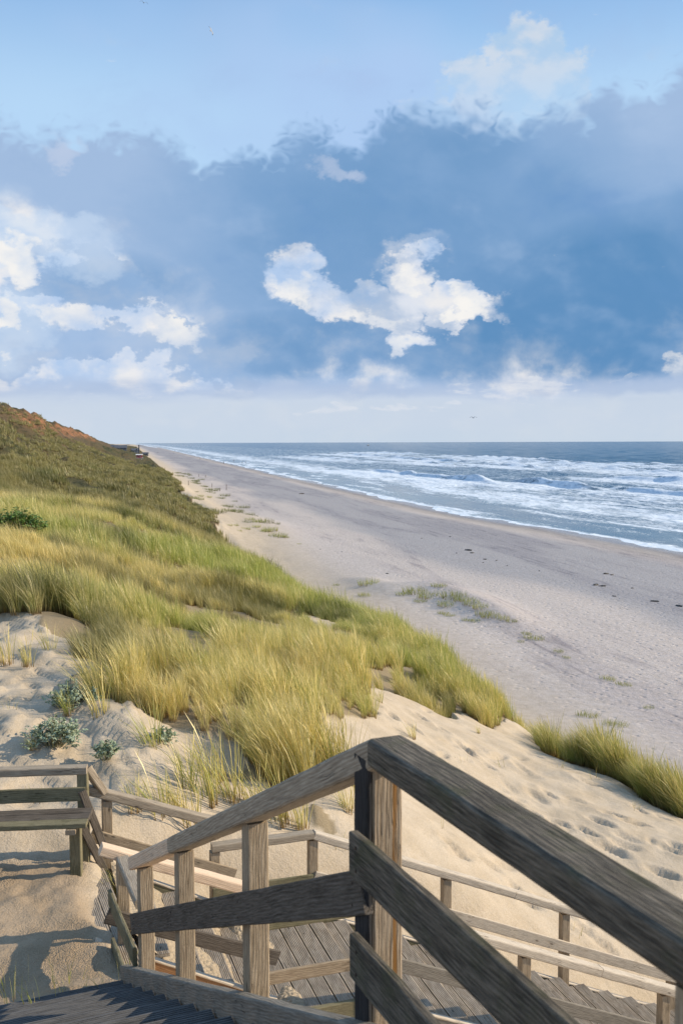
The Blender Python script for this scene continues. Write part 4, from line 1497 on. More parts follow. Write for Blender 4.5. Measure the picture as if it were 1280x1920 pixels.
# single tufts standing free on the sand
tuft_id = [0]
solo_v = [clump_mesh('grass_tuft', 40, 0.62, 0.09, 0.009, 500 + i, lean=0.25, seeds=2) for i in range(4)]
m_tuft = m_grass.copy()
m_tuft.name = 'marram_tuft_blades'
for nd in m_tuft.node_tree.nodes:
    if nd.type == 'ATTRIBUTE' and nd.attribute_name in ('gcol', 'gdark'):
        nd.attribute_type = 'OBJECT'
for v_ in solo_v:
    v_.materials.clear()
    v_.materials.append(m_tuft)


def ground_hit(px, py, y0=9.5, y1=200.0):
    """where a sight line meets the ground (march outward)"""
    ys = np.concatenate([np.arange(y0, 40, 0.05), np.arange(40, y1, 0.4)])
    u, yy, zz = ray(px, py)
    X = u / yy * ys
    Z = zz / yy * ys
    g = ground(X, ys, False)
    below = np.nonzero(Z <= g)[0]
    if len(below) == 0:
        return None
    k = below[0]
    return X[k], ys[k], H + g[k]


SOLO = [(10, 1240, .9, .9, 'tall straw tuft at the left edge of the upper sand slope'), (50, 1245, .95, .8, 'tall pale tuft with orange stems on the upper sand slope beside the left edge'),
        (92, 1225, .8, .8, 'small tuft in front of the dark sandy hollow'), (158, 1225, .7, .7, 'thin spreading tuft at the lip of the sandy hollow'),
        (185, 1345, .95, 1.0, 'golden upright tuft between the two sea holly bushes'), (125, 1335, .35, .6, 'low green tuft growing inside the sea holly'),
        (285, 1405, .35, .75, 'bright green tuft in the middle of the small sea holly'), (300, 1530, .55, .75, 'sparse green tuft just above the far railing of the first lower stair'),
        (385, 1505, .5, .95, 'broad green tuft behind the sloping grey handrail'), (330, 1520, .95, .6, 'dry orange tuft behind the sloping handrail'),
        (435, 1500, .6, .9, 'yellow green tuft where the grass tongue ends above the handrail'), (405, 1465, .85, .9, 'dry straw tuft left of the grass tongue tip'), (345, 1475, .6, .8, 'green yellow tuft on the bare slope left of the grass tongue'),
        (480, 1530, .9, .8, 'orange dry tuft behind the upper half of the sloping handrail'), (250, 1290, .8, .9, 'golden tuft at the left foot of the big grass slope'), (360, 1550, .95, .7, 'fallen dry tuft at the foot of the slope behind the stair rail'),
        (520, 1545, .6, .95, 'wide green and yellow tuft behind the landing corner rail'), (560, 1550, .8, .7, 'straw tuft right of the wide tuft behind the landing rail'),
        (690, 1330, .7, .75, 'leaning tuft on the sand crest beside the big grass edge'), (712, 1318, .5, .5, 'thin pale tuft on the sand crest'),
        (772, 1385, .8, .55, 'thin straw tuft on the sand directly above the dark handrail'), (895, 1375, .85, .35, 'sparse bent tuft on the sand right of the handrail bend'),
        (650, 1520, .7, .6, 'dark little tuft on the sand left of the bend post'), (625, 1440, .7, .6, 'yellow tuft on the edge of the grass just above the handrail'),
        (250, 1520, .8, .5, 'sparse dry tuft behind the grey railing'), (945, 1330, .5, .5, 'tuft on the little sand mound beyond the grass strip'),
        (60, 1405, .9, .25, 'dry sprig on the slope above the bench railing'), (30, 1150, .75, .9, 'straw tuft at the left border above the sand slope'),
        (225, 1690, .5, .45, 'green tuft growing by the near stringer beside the landing')]
for px, py, gcv, s_, lab in SOLO:
    hit = ground_hit(px, py, 6.5 if py > 1600 else 9.8)
    if hit is None:
        continue
    x_, y_, z_ = hit
    o = bpy.data.objects.new('grass_tuft', solo_v[tuft_id[0] % 4])
    tuft_id[0] += 1
    COL.objects.link(o)
    o.location = (x_, y_, z_ - 0.02)
    o.rotation_euler = (random.uniform(-.1, .1), random.uniform(-.1, .1), random.uniform(-.6, .6))
    if py > 1400:
        s_ *= 1.3
    o.scale = (s_ * 1.25, s_ * 1.25, s_ * 1.15)
    o['gcol'] = gcv
    o['gdark'] = 0.0
    tag(o, lab, 'grass tuft', 'free-standing marram tufts on the near sand')

# loose sprigs on the landing and the upper treads
m_sprig = [clump_mesh('grass_sprig', 7, 0.34, 0.12, 0.006, 540 + i, lean=0.05, seeds=0, droop=1.2) for i in range(3)]
for v_ in m_sprig:
    v_.materials.clear()
    v_.materials.append(m_tuft)
for i, (px, py, Y, lab) in enumerate([(30, 1895, 6.5, 'thin grass sprig in the lower left corner of the treads'), (75, 1910, 6.3, 'leaning grass sprig near the left end of the dark treads'),
                                      (120, 1840, 6.9, 'grass sprig on the shaded sand above the dark treads'), (135, 1870, 6.55, 'green drooping sprig on the edge of the dark treads'),
                                      (200, 1850, 6.6, 'pale short sprig near the stair stringer'), (238, 1760, 7.3, 'long yellow green blades by the foot of the short railing'),
                                      (362, 1835, 7.6, 'single upright yellow blade between two stair posts'), (20, 1870, 6.9, 'sparse sprig at the left border of the landing')]):
    x_, y_, _z = PY(px, py, Y)
    o = bpy.data.objects.new('grass_sprig', m_sprig[i % 3])
    COL.objects.link(o)
    ru = (x_ - A1.x) * N1.x + (y_ - A1.y) * N1.y
    rv = (x_ - A1.x) * D1.x + (y_ - A1.y) * D1.y
    zg = gz(x_, y_)
    if rv < 4.02 and ru < 0:
        zg = H - 1.85 - RISE * (1 + math.floor((rv - 0.0) / RUN))
    o.location = (x_, y_, zg - 0.01)
    o.rotation_euler = (0, 0, random.uniform(-2, 2))
    o['gcol'] = random.uniform(.2, .8)
    o['gdark'] = 0.0
    tag(o, lab, 'grass sprig', 'thin sprigs on the landing')


for i, (px, py, where) in enumerate([(700, 1400, 'upper sand just left of the handrail bend'), (735, 1452, 'bare sand above the thick handrail'), (862, 1430, 'middle of the bare sand slope'), (940, 1440, 'sand below the crest gap'),
                                     (1045, 1440, 'sand just under the right grass strip'), (1110, 1465, 'sand beside the right grass strip'), (820, 1560, 'low sand between the two slanted rails'),
                                     (1185, 1520, 'sand by the dip near the right edge'), (1075, 1760, 'sand behind the lower far rail post'), (70, 1500, 'sand between the bench railing boards'), (250, 1420, 'sand gully left of the grass tongue'),
                                     (15, 1330, 'left edge of the upper sand slope'), (640, 1600, 'sand behind the landing corner'), (330, 1440, 'foot of the grass tongue')]):
    hit = ground_hit(px, py)
    if hit is None:
        continue
    o = bpy.data.objects.new('grass_sprig', m_sprig[i % 3])
    COL.objects.link(o)
    o.location = hit
    o.rotation_euler = (random.uniform(-.2, .2), random.uniform(-.2, .2), random.uniform(-3, 3))
    o.scale = (1.1, 1.1, 0.8)
    o['gcol'] = 0.9
    o['gdark'] = 0.3
    tag(o, 'dry bent sprig on the ' + where, 'grass sprig', 'dry sprigs on the sand slope')


# ------------------------------------------------------------------ sea holly and green shrub
def leafy(name, ca, cb):
    m, t, b, o = material(name)
    tc = t.new('ShaderNodeTexCoord')
    n = t.noise(tc.outputs['Object'], 9, 4, 0.6)
    c = t.mix(t.ss(n, 0.35, 0.65), ca, cb)
    t.put(b.inputs['Base Color'], c)
    b.inputs['Roughness'].default_value = 0.6
    return m


m_holly = leafy('sea_holly_leaf', (0.24, 0.30, 0.17), (0.42, 0.47, 0.33))
m_stem = leafy('sea_holly_stem', (0.16, 0.15, 0.07), (0.22, 0.20, 0.10))
m_rose = leafy('beach_rose_leaf', (0.09, 0.17, 0.03), (0.17, 0.27, 0.06))


def bush_meshes(seed, rad, hgt, nst, leaf, spiky=True):
    rnd = random.Random(seed)
    vs, fs, sv_, sf = [], [], [], []
    for i in range(nst):
        a = rnd.uniform(0, 6.283)
        r = rad * (rnd.random() ** 0.6) * (0.75 + 0.55 * math.sin(2 * a + seed) ** 2)
        top = Vector((r * math.cos(a), r * math.sin(a) * 0.8, hgt * rnd.uniform(0.45, 1) * (1 - 0.45 * (r / rad) ** 2)))
        root = Vector((top.x * 0.35, top.y * 0.35, -0.03))
        d = (top - root)
        side = Vector((-d.y, d.x, 0)).normalized() * 0.004 if d.xy.length > 1e-4 else Vector((0.004, 0, 0))
        j = len(sv_)
        sv_ += [root - side, root + side, top + side * .5, top - side * .5, root + Vector((0, 0, .0)) + side.cross(ZUP), top + side.cross(ZUP) * .5]
        sf += [(j, j + 1, j + 2, j + 3), (j + 1, j + 4, j + 5, j + 2), (j + 4, j, j + 3, j + 5)]
        for k in range(rnd.randint(3, 9)):
            q = rnd.uniform(0.35, 1.0)
            c = root + d * q
            an = rnd.uniform(0, 6.283)
            tilt = rnd.uniform(-0.3, 0.9)
            dr = Vector((math.cos(an) * math.cos(tilt), math.sin(an) * math.cos(tilt), math.sin(tilt)))
            L = leaf * rnd.uniform(0.6, 1.2)
            sd = dr.cross(Vector((rnd.uniform(-.4, .4), rnd.uniform(-.4, .4), 1))).normalized() * L * 0.42
            nn = dr.cross(sd).normalized()
            j = len(vs)
            if spiky:   # lobed, spined leaf
                pts = [c, c + dr * L * .25 + sd * .55, c + dr * L * .38 + sd * .25, c + dr * L * .6 + sd, c + dr * L * .66 + sd * .35, c + dr * L * 1.05,
                       c + dr * L * .66 - sd * .35, c + dr * L * .6 - sd, c + dr * L * .38 - sd * .25, c + dr * L * .25 - sd * .55]
                pts = [p + nn * L * (0.18 * math.sin(3 * i_)) for i_, p in enumerate(pts)]
                vs += pts + [c + dr * L * .5 - nn * L * 0.1]
                fs += [(j + i_, j + (i_ + 1) % 10, j + 10) for i_ in range(10)]
            else:
                vs += [c, c + dr * L * .4 + sd, c + dr * L, c + dr * L * .4 - sd, c + dr * L * .5 + nn * L * .12]
                fs += [(j, j + 1, j + 4), (j + 1, j + 2, j + 4), (j + 2, j + 3, j + 4), (j + 3, j, j + 4)]
    return py_mesh('foliage', vs, fs), py_mesh('stem', sv_, sf)


for i, (px, py, rad, hgt, nst, leaf, lab) in enumerate([
        (98, 1395, 0.36, 0.34, 95, 0.075, 'largest silvery sea holly bush low on the sand slope above the bench'),
        (125, 1325, 0.32, 0.34, 75, 0.07, 'sea holly bush just behind the golden tuft'),
        (300, 1395, 0.20, 0.24, 42, 0.065, 'sea holly in the sand hollow under the grass tongue'),
        (195, 1425, 0.17, 0.22, 30, 0.065, 'small sea holly right behind the railing corner'),
        (168, 1325, 0.20, 0.26, 30, 0.065, 'dark leafed sea holly between bush and grass')]):
    hit = ground_hit(px, py)
    th = empty('sea_holly', hit, lab, 'sea holly', 'sea holly bushes on the sand slope')
    fo, st_ = bush_meshes(600 + i, rad, hgt, nst, leaf)
    link('foliage', fo, th, m_holly, Matrix.Translation(th.location))
    link('stem', st_, th, m_stem, Matrix.Translation(th.location))
hit = ground_hit(30, 1020, 15)
hit = (hit[0], hit[1], hit[2] + 0.35)
th = empty('shrub', hit, 'bright green leafy shrub in the marram at the left edge', 'shrub')
fo, st_ = bush_meshes(650, 1.0, 0.95, 420, 0.12, False)
link('foliage', fo, th, m_rose, Matrix.Translation(th.location))
link('stem', st_, th, m_stem, Matrix.Translation(th.location))

# ------------------------------------------------------------------ beach tufts, seaweed
def beach_at(px, py, z=-13.3):
    u, yy, zz = ray(px, py)
    Y = z / (zz / yy)
    for _ in range(4):
        Y = float(ground([u / yy * Y], [Y], False)[0]) / (zz / yy)
    return u / yy * Y, Y, gz(u / yy * Y, Y)


btuft = [clump_mesh('beach_tuft', 130, 0.5, 0.75, 0.022, 700 + i, lean=0.2, seeds=0, segs=3) for i in range(3)]
for v_ in btuft:
    v_.materials.clear()
    v_.materials.append(m_tuft)
BTO = []
BT = [(690, 1096, 1.0), (682, 1118, .6), (630, 1098, .35), (757, 1108, .6), (778, 1106, 1.0), (800, 1110, .9), (822, 1106, .6), (786, 1130, .5), (848, 1120, 1.1), (868, 1126, .7), (836, 1138, .85),
      (830, 1152, .45), (842, 1156, .4), (882, 1138, .8), (900, 1148, .7), (918, 1164, .7), (890, 1167, .4), (875, 1165, .4), (940, 1168, .6), (905, 1160, .7), (958, 1171, .4),
      (1000, 1200, .6), (985, 1190, .4), (1045, 1224, .4), (1137, 1276, .45), (1168, 1287, .4), (505, 996, 1.2), (520, 1007, 1.2), (535, 1008, .6), (497, 1000, .8), (468, 974, .7), (485, 979, .9),
      (460, 995, .6), (440, 985, .5), (430, 984, .5), (480, 994, .7), (560, 1020, .3), (448, 996, .4), (1215, 1330, .3), (1060, 1235, .3), (372, 937, 1.0), (375, 930, 0.8), (392, 932, .8), (362, 934, 1.0),
      (1100, 1345, .5), (1150, 1362, .5), (975, 1205, .3)]
for i, (px, py, s_) in enumerate(BT):
    x_, y_, z_ = beach_at(px, py)
    o = bpy.data.objects.new('beach_grass_tuft', btuft[i % 3])
    COL.objects.link(o)
    o.location = (x_, y_, z_ - 0.03)
    o.rotation_euler = (0, 0, random.uniform(-3, 3))
    o.scale = (s_ * 1.6, s_ * 1.1, s_ * 1.5)
    o['gcol'] = random.uniform(0.0, 0.25)
    o['gdark'] = random.uniform(0.2, 0.55)
    BTO.append((px, py, s_, o))
ORD = ['first', 'second', 'third', 'fourth', 'fifth', 'sixth', 'seventh', 'eighth', 'ninth', 'tenth', 'eleventh', 'twelfth', 'thirteenth', 'fourteenth', 'fifteenth', 'sixteenth',
       'seventeenth', 'eighteenth', 'nineteenth', 'twentieth', 'twenty-first', 'twenty-second', 'twenty-third', 'twenty-fourth', 'twenty-fifth']
for nm, fn in (('among the far ones beside the dune foot', lambda a, b_: a < 600 and b_ < 960), ('in the far cluster left on the beach', lambda a, b_: a < 600 and b_ >= 960),
               ('in the low dune cluster at mid beach', lambda a, b_: 600 <= a < 960), ('on the nearer open beach at the right', lambda a, b_: a >= 960)):
    L_ = sorted([q for q in BTO if fn(q[0], q[1])], key=lambda q: q[0])
    for i, q in enumerate(L_):
        tag(q[3], '%s green grass tuft, %s from the left %s' % ('broad' if q[2] >= .8 else 'small', ORD[i], nm), 'grass tuft', 'grass tufts scattered on the beach')
# straggling growth along the far dune foot
rr = random.Random(5)
for i in range(46):
    s_ = rr.uniform(140, 420)
    tt_ = 14 + rr.gauss(3, 2.6) + (s_ - 140) * 0.012
    x_, y_ = xy(tt_, s_)
    o = bpy.data.objects.new('beach_grass_tuft', btuft[i % 3])
    COL.objects.link(o)
    o.location = (x_, y_, gz(x_, y_) - 0.03)
    k = rr.uniform(0.8, 2.2)
    o.scale = (k * 0.9, k * 1.8, k * 0.75)
    o['gcol'] = 0.1
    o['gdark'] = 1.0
    tag(o, 'dark straggling grass patch at the foot of the far dunes', 'grass patch', 'dark grass patches along the far dune foot')

m_weed, t, b, o_ = material('dark_seaweed')
tcn = t.new('ShaderNodeTexCoord')
t.put(b.inputs['Base Color'], t.mix(t.ss(t.noise(tcn.outputs['Object'], 12, 4), .4, .6), (0.02, 0.018, 0.015), (0.06, 0.05, 0.035)))
b.inputs['Roughness'].default_value = 0.5


def lump(seed, rx, ry, rz):
    rnd = random.Random(seed)
    bm = bmesh.new()
    bmesh.ops.create_icosphere(bm, subdivisions=3, radius=1)
    for v in bm.verts:
        n = v.co.normalized()
        k = 1 + 0.55 * (fbm(np.array([n.x * 2 + seed]), np.array([n.y * 2 + n.z * 3]), seed, 3)[0]) + rnd.uniform(-.09, .09)
        v.co = Vector((n.x * rx * k, n.y * ry * k, max(n.z, -0.2) * rz * k))
    me = bpy.data.meshes.new('seaweed_clump')
    bm.to_mesh(me)
    bm.free()
    me.materials.append(m_weed)
    return me


SWO = []
weeds = [lump(i, 0.5, 0.22, 0.14) for i in range(3)]
for i, (px, py, s_) in enumerate([(565, 926, 2.4), (877, 1033, 1.3), (884, 1038, .9), (855, 1038, .5), (908, 1050, .6), (930, 1052, .5), (905, 1056, .4), (950, 1062, .4), (1116, 1099, 1.3), (1128, 1101, .9), (1135, 1078, 1.0),
                                  (1146, 1080, .7), (1226, 1130, .9), (1272, 1139, .9), (843, 1007, .5), (790, 1010, .4), (725, 1076, .5), (1184, 1105, .5), (640, 1035, .4), (735, 950, .5), (560, 940, .5), (1150, 1120, .5), (600, 1030, .4), (1010, 1072, .4)]):
    x_, y_, z_ = beach_at(px, py, -14)
    o = bpy.data.objects.new('seaweed_clump', weeds[i % 3])
    COL.objects.link(o)
    o.location = (x_, y_, z_ + 0.02)
    o.rotation_euler = (0, 0, random.uniform(0, 3))
    s_ *= 0.75
    o.scale = (s_,) * 3
    SWO.append((px, s_, o))

for i, q in enumerate(sorted(SWO, key=lambda q: q[0])):
    tag(q[2], '%s dark seaweed clump on the damp beach, %s from the left' % ('big' if q[1] >= 0.9 else 'small', ORD[i]), 'seaweed', 'seaweed clumps on the beach')
# beach poles
m_pole = wood('grey_pole_wood', (0.14, 0.12, 0.10), (0.22, 0.20, 0.17))
for px, py, hh, lab in ((424, 918, 1.5, 'tallest thin pole on the middle of the far beach'), (397, 913, 1.1, 'thin pole on the beach left of the tallest one'), (385, 895, 1.1, 'thin pole on the far beach near the dune foot'),
                        (412, 920, .9, 'short pole beside the tallest beach pole'), (372, 893, 1.0, 'leftmost thin pole by the dune foot'), (353, 909, 1.2, 'pole among the straggling dune foot grass')):
    x_, y_, z_ = beach_at(px, py)
    bmm = bmesh.new()
    bmesh.ops.create_cone(bmm, cap_ends=True, segments=8, radius1=0.09, radius2=0.07, depth=hh + 0.4)
    for v in bmm.verts:
        v.co.z += (hh + 0.4) / 2 - 0.4
        v.co.x += 0.03 * v.co.z
    me = bpy.data.meshes.new('beach_pole')
    bmm.to_mesh(me)
    bmm.free()
    me.materials.append(m_pole)
    o = bpy.data.objects.new('beach_pole', me)
    COL.objects.link(o)
    o.location = (x_, y_, z_)
    tag(o, lab, 'pole', 'thin poles on the far beach')


# ------------------------------------------------------------------ people walking on the beach
def cloth_mat(name, c):
    m, t, b, o = material(name)
    tc = t.new('ShaderNodeTexCoord')
    z = t.sep(tc.outputs['Object'])[2]
    n = t.noise(tc.outputs['Object'], 14, 3)
    cc = t.mix(t.ss(n, 0.3, 0.7), c[0], tuple(q * 0.7 for q in c[0]))
    cc = t.mix(t.ss(z, 0.84, 0.87), c[1], cc)
    cc = t.mix(t.ss(z, 1.50, 1.51), cc, (0.45, 0.28, 0.20))
    cc = t.mix(t.ss(z, 1.68, 1.70), cc, (0.06, 0.04, 0.03))
    t.put(b.inputs['Base Color'], cc)
    b.inputs['Roughness'].default_value = 0.8
    return m


def person_mesh(stride, mat):
    me = bpy.data.meshes.new('person')
    s = stride
    V = [(0, 0, .95), (0, 0, 1.18), (0, 0.01, 1.42), (0, 0.01, 1.52), (0, 0.02, 1.60), (0, 0.03, 1.68), (0, 0.02, 1.75),
         (.09, 0, .90), (.10, s * .22, .50), (.10, s * .18, .10), (.10, s * .18 + .14, .03),
         (-.09, 0, .90), (-.10, -s * .16, .50), (-.10, -s * .34, .12), (-.10, -s * .34 + .13, .03),
         (.19, 0, 1.40), (.25, -s * .10, 1.13), (.25, -s * .08 + .05, .88), (.25, -s * .06 + .08, .78),
         (-.19, 0, 1.40), (-.25, s * .10, 1.13), (-.25, s * .16 + .04, .90), (-.25, s * .2 + .05, .80)]
    E = [(0, 1), (1, 2), (2, 3), (3, 4), (4, 5), (5, 6), (0, 7), (7, 8), (8, 9), (9, 10), (0, 11), (11, 12), (12, 13), (13, 14),
         (2, 15), (15, 16), (16, 17), (17, 18), (2, 19), (19, 20), (20, 21), (21, 22)]
    rad = [.15, .14, .15, .055, .09, .10, .06, .09, .065, .045, .04, .09, .065, .045, .04, .065, .045, .035, .04, .065, .045, .035, .04]
    me.from_pydata(V, E, [])
    o = bpy.data.objects.new('person_src', me)
    COL.objects.link(o)
    md = o.modifiers.new('skin', 'SKIN')
    for i, r_ in enumerate(rad):
        me.skin_vertices[0].data[i].radius = (r_, r_ * 0.85)
    me.skin_vertices[0].data[0].use_root = True
    sd = o.modifiers.new('sub', 'SUBSURF')
    sd.levels = 1
    dg = bpy.context.evaluated_depsgraph_get()
    out = bpy.data.meshes.new_from_object(o.evaluated_get(dg))
    bpy.data.objects.remove(o)
    out.name = 'person'
    out.materials.clear()
    out.materials.append(mat)
    return out


cl1 = cloth_mat('dark_jacket_walker', ((0.03, 0.035, 0.06), (0.02, 0.02, 0.03)))
cl2 = cloth_mat('red_jacket_walker', ((0.18, 0.03, 0.03), (0.03, 0.03, 0.05)))
cl3 = cloth_mat('grey_jacket_walker', ((0.14, 0.15, 0.17), (0.04, 0.045, 0.07)))
pms = [person_mesh(0.9, cl1), person_mesh(0.5, cl2), person_mesh(1.1, cl3)]
for i, (px, py, k, lab) in enumerate([(454, 870, 0, 'walker in dark clothes by the water, left of the closest pair'), (460, 870, 2, 'walker in grey jacket by the water, right of the closest pair'),
                                      (419, 869, 0, 'lone walker in dark clothes on the beach left of the pair'), (438, 866, 2, 'walker in grey standing in the swash behind the others'),
                                      (325, 850, 0, 'distant walker in dark clothes at the middle of the far beach'), (296, 848, 1, 'distant walker in a red jacket near the far dunes'),
                                      (375, 861, 2, 'walker in a grey jacket on the far beach alone')]):
    x_, y_, z_ = beach_at(px, py, -14.3)
    o = bpy.data.objects.new('person', pms[k])
    COL.objects.link(o)
    o.location = (x_, y_, max(z_, H - 15.0))
    o.rotation_euler = (0, 0, random.uniform(0, 6.28))
    tag(o, lab, 'person', 'people walking on the beach')


# ------------------------------------------------------------------ gulls
m_gull, t, b, o_ = material('gull_feathers')
nrm = t.new('ShaderNodeTexCoord')
xx = t.m('ABSOLUTE', t.sep(nrm.outputs['Object'])[0])
t.put(b.inputs['Base Color'], t.mix(t.ss(xx, 0.42, 0.56), (0.32, 0.33, 0.35), (0.03, 0.03, 0.03)))
b.inputs['Roughness'].default_value = 0.7


def gull_mesh(up):
    bm = bmesh.new()
    rings = []
    for y_, r_ in ((-.30, .012), (-.22, .05), (-.08, .075), (.06, .07), (.15, .045), (.21, .045), (.25, .03), (.30, .006)):
        rings.append([bm.verts.new((r_ * math.cos(a), y_, r_ * 0.9 * math.sin(a))) for a in [i * math.pi / 4 for i in range(8)]])
    for a, b_ in zip(rings, rings[1:]):
        for i in range(8):
            bm.faces.new((a[i], a[(i + 1) % 8], b_[(i + 1) % 8], b_[i]))
    for sgn in (-1, 1):
        prof = [(0.05, .02, .14, 0), (.28, .05 + .12 * up, .13, .04), (.48, .10 * up, .10, .0), (.66, .02 * up - .05, .02, -.10)]
        prev = None
        for x_, z_, c_, yo in prof:
            row = [bm.verts.new((sgn * x_, yo + c_, z_)), bm.verts.new((sgn * x_, yo, z_ + .018)), bm.verts.new((sgn * x_, yo - c_, z_)), bm.verts.new((sgn * x_, yo, z_ - .008))]
            if prev:
                for i in range(4):
                    bm.faces.new((prev[i], prev[(i + 1) % 4], row[(i + 1) % 4], row[i]))
            else:
                bm.faces.new(row)
            prev = row
        bm.faces.new(prev)
    bm.faces.new([bm.verts.new((-.02, -.26, 0)), bm.verts.new((.02, -.26, 0)), bm.verts.new((.05, -.42, 0)), bm.verts.new((-.05, -.42, 0))])
    bmesh.ops.recalc_face_normals(bm, faces=bm.faces[:])
    me = bpy.data.meshes.new('gull')
    bm.to_mesh(me)
    bm.free()
    me.materials.append(m_gull)
    return me


gm = [gull_mesh(1.2), gull_mesh(0.5)]
for px, py, Y, rot, k, lab in ((272, 3, 150, (0.35, 0.15, 0.4), 0, 'gull gliding at the very top left of the sky'), (398, 56, 150, (0.9, 1.15, 0.3), 1, 'gull banking steeply near the top of the sky'),
                               (887, 784, 170, (0.05, 0.0, 0.3), 0, 'gull flying low over the sea horizon')):
    x_, y_, z_ = PY(px, py, Y)
    o = bpy.data.objects.new('gull', gm[k])
    COL.objects.link(o)
    o.location = (x_, y_, H + z_)
    o.rotation_euler = rot
    tag(o, lab, 'gull', 'gulls in the sky')


# ------------------------------------------------------------------ far buildings, hut, ship
def plain(name, c, rough=0.7):
    m, t, b, o = material(name)
    tc = t.new('ShaderNodeTexCoord')
    t.put(b.inputs['Base Color'], t.mix(t.ss(t.noise(tc.outputs['Object'], 1.5, 4), .35, .65), c, tuple(q * 0.8 for q in c)))
    b.inputs['Roughness'].default_value = rough
    return m


m_slate = plain('dark_slate_roof', (0.10, 0.11, 0.13))
m_wall = plain('grey_timber_wall', (0.17, 0.18, 0.20))
m_white = plain('white_painted_timber', (0.75, 0.75, 0.74))
m_red = plain('red_painted_timber', (0.42, 0.04, 0.05))
m_glass = plain('dark_window_glass', (0.03, 0.035, 0.045), 0.15)


def box(name, parent, c, sz, mat, taper=None):
    x, y, z = sz[0] / 2, sz[1] / 2, sz[2]
    tx_ = taper if taper is not None else 1
    vs = [(-x, -y, 0), (x, -y, 0), (x, y, 0), (-x, y, 0), (-x, -y * tx_, z), (x, -y * tx_, z), (x, y * tx_, z), (-x, y * tx_, z)]
    fs = [(3, 2, 1, 0), (4, 5, 6, 7), (0, 1, 5, 4), (1, 2, 6, 5), (2, 3, 7, 6), (3, 0, 4, 7)]
    me = py_mesh(name, vs, fs)
    me.materials.append(mat)
    o = bpy.data.objects.new(name, me)
    COL.objects.link(o)
    o.parent = parent
    o.location = c
    return o


def house(x_, y_, w, d, hgt, rh, lab, rz=0.2):
    zg = gz(x_, y_)
    th = empty('beach_house', (x_, y_, zg - 0.6), lab, 'house', 'dark houses on the far dune', rz)
    box('wall', th, (0, 0, 0), (w, d, hgt), m_wall)
    box('roof', th, (0, 0, hgt + 0.01), (w + 0.6, d + 0.8, rh), m_slate, 0.08)
    n = max(2, int(w / 2.5))
    for i in range(n):
        f = box('window', th, (-w / 2 + (i + .5) * w / n, -d / 2 - 0.03, hgt * 0.45), (1.2, 0.12, 1.3), m_white)
        box('pane', f, (0, -0.08, 0.12), (0.95, 0.06, 1.06), m_glass)
    return th


house(-188, 850, 10, 7, 2.8, 2.4, 'largest dark roofed house on the far dune crest')
house(-178, 860, 6, 5, 2.4, 1.8, 'smaller dark house to the right of the largest one', 0.35)
house(-171, 870, 5, 4, 2.0, 1.2, 'low dark house nearest to the beach pole', 0.1)
house(-200, 880, 6, 5, 2.2, 1.6, 'low house behind the crest left of the largest one', 0.1)
x_, y_ = -184.5, 858
mp = empty('mast', (-172.5, 850, gz(-172.5, 850)), 'tall thin mast beside the far houses', 'mast')
box('pole', mp, (0, 0, -0.5), (0.8, 0.8, 7.5), m_slate)
box('lamp_head', mp, (0, 0, 7.02), (1.3, 1.0, 0.35), m_slate)
hx, hy = xy(4, 560)
hx, hy = -109.5, 540
hz = gz(hx, hy)
hz -= 0.2
hut = empty('beach_hut', (hx, hy, hz), 'small red lifeguard hut on white stilts at the edge of the far dunes', 'hut', None, 0.15)
for sx in (-1.7, 1.7):
    for sy_ in (-1.2, 1.2):
        box('leg', hut, (sx, sy_, -1.0), (0.3, 0.3, 2.6), m_white)
box('deck', hut, (0, 0, 1.61), (5.4, 4.2, 0.25), m_white)
box('wall', hut, (0, 0, 1.87), (3.9, 3.0, 2.0), m_red)
box('roof', hut, (0, 0, 3.88), (4.8, 3.8, 0.6), m_white, 0.2)
for sx in (-1.0, 1.0):
    w_ = box('window', hut, (sx, -1.53, 2.6), (1.0, 0.1, 0.8), m_white)
    box('pane', w_, (0, -0.07, 0.1), (0.8, 0.05, 0.6), m_glass)
hut.scale = (0.75, 0.75, 0.75)
flag = empty('flag_pole', (-164, 800, gz(-164, 800)), 'thin pole with a dark ball top on the beach behind the red hut', 'flag pole')
box('pole', flag, (0, 0, -0.5), (0.3, 0.3, 4.5), m_slate)
box('basket', flag, (0, 0, 4.01), (1.2, 1.2, 1.0), m_slate)
# ship on the horizon
sx_, sy2, _ = PY(690, 829, 4200)
ship = empty('ship', (sx_, sy2, H - 15), 'tiny fishing boat silhouette on the horizon left of centre', 'boat', None, 1.2)
vs = [(-7, -2, .2), (7, -2, .2), (9, 0, 3.4), (7, 2, .2), (-7, 2, .2), (-8, -2.4, 2.6), (7, -2.4, 2.8), (7, 2.4, 2.8), (-8, 2.4, 2.6)]
fs = [(0, 1, 6, 5), (1, 2, 6), (1, 3, 2), (3, 4, 8, 7), (2, 3, 7), (4, 0, 5, 8), (5, 6, 2, 7, 8), (0, 4, 3, 1)]
link('hull', py_mesh('hull', vs, fs), ship, m_slate, Matrix.Translation(ship.location) @ Matrix.Rotation(1.2, 4, 'Z'))
box('cabin', ship, (-3, 0, 2.72), (3.5, 3, 3.0), m_white)
box('mast', ship, (0.5, 0, 2.75), (0.5, 0.5, 11), m_slate)


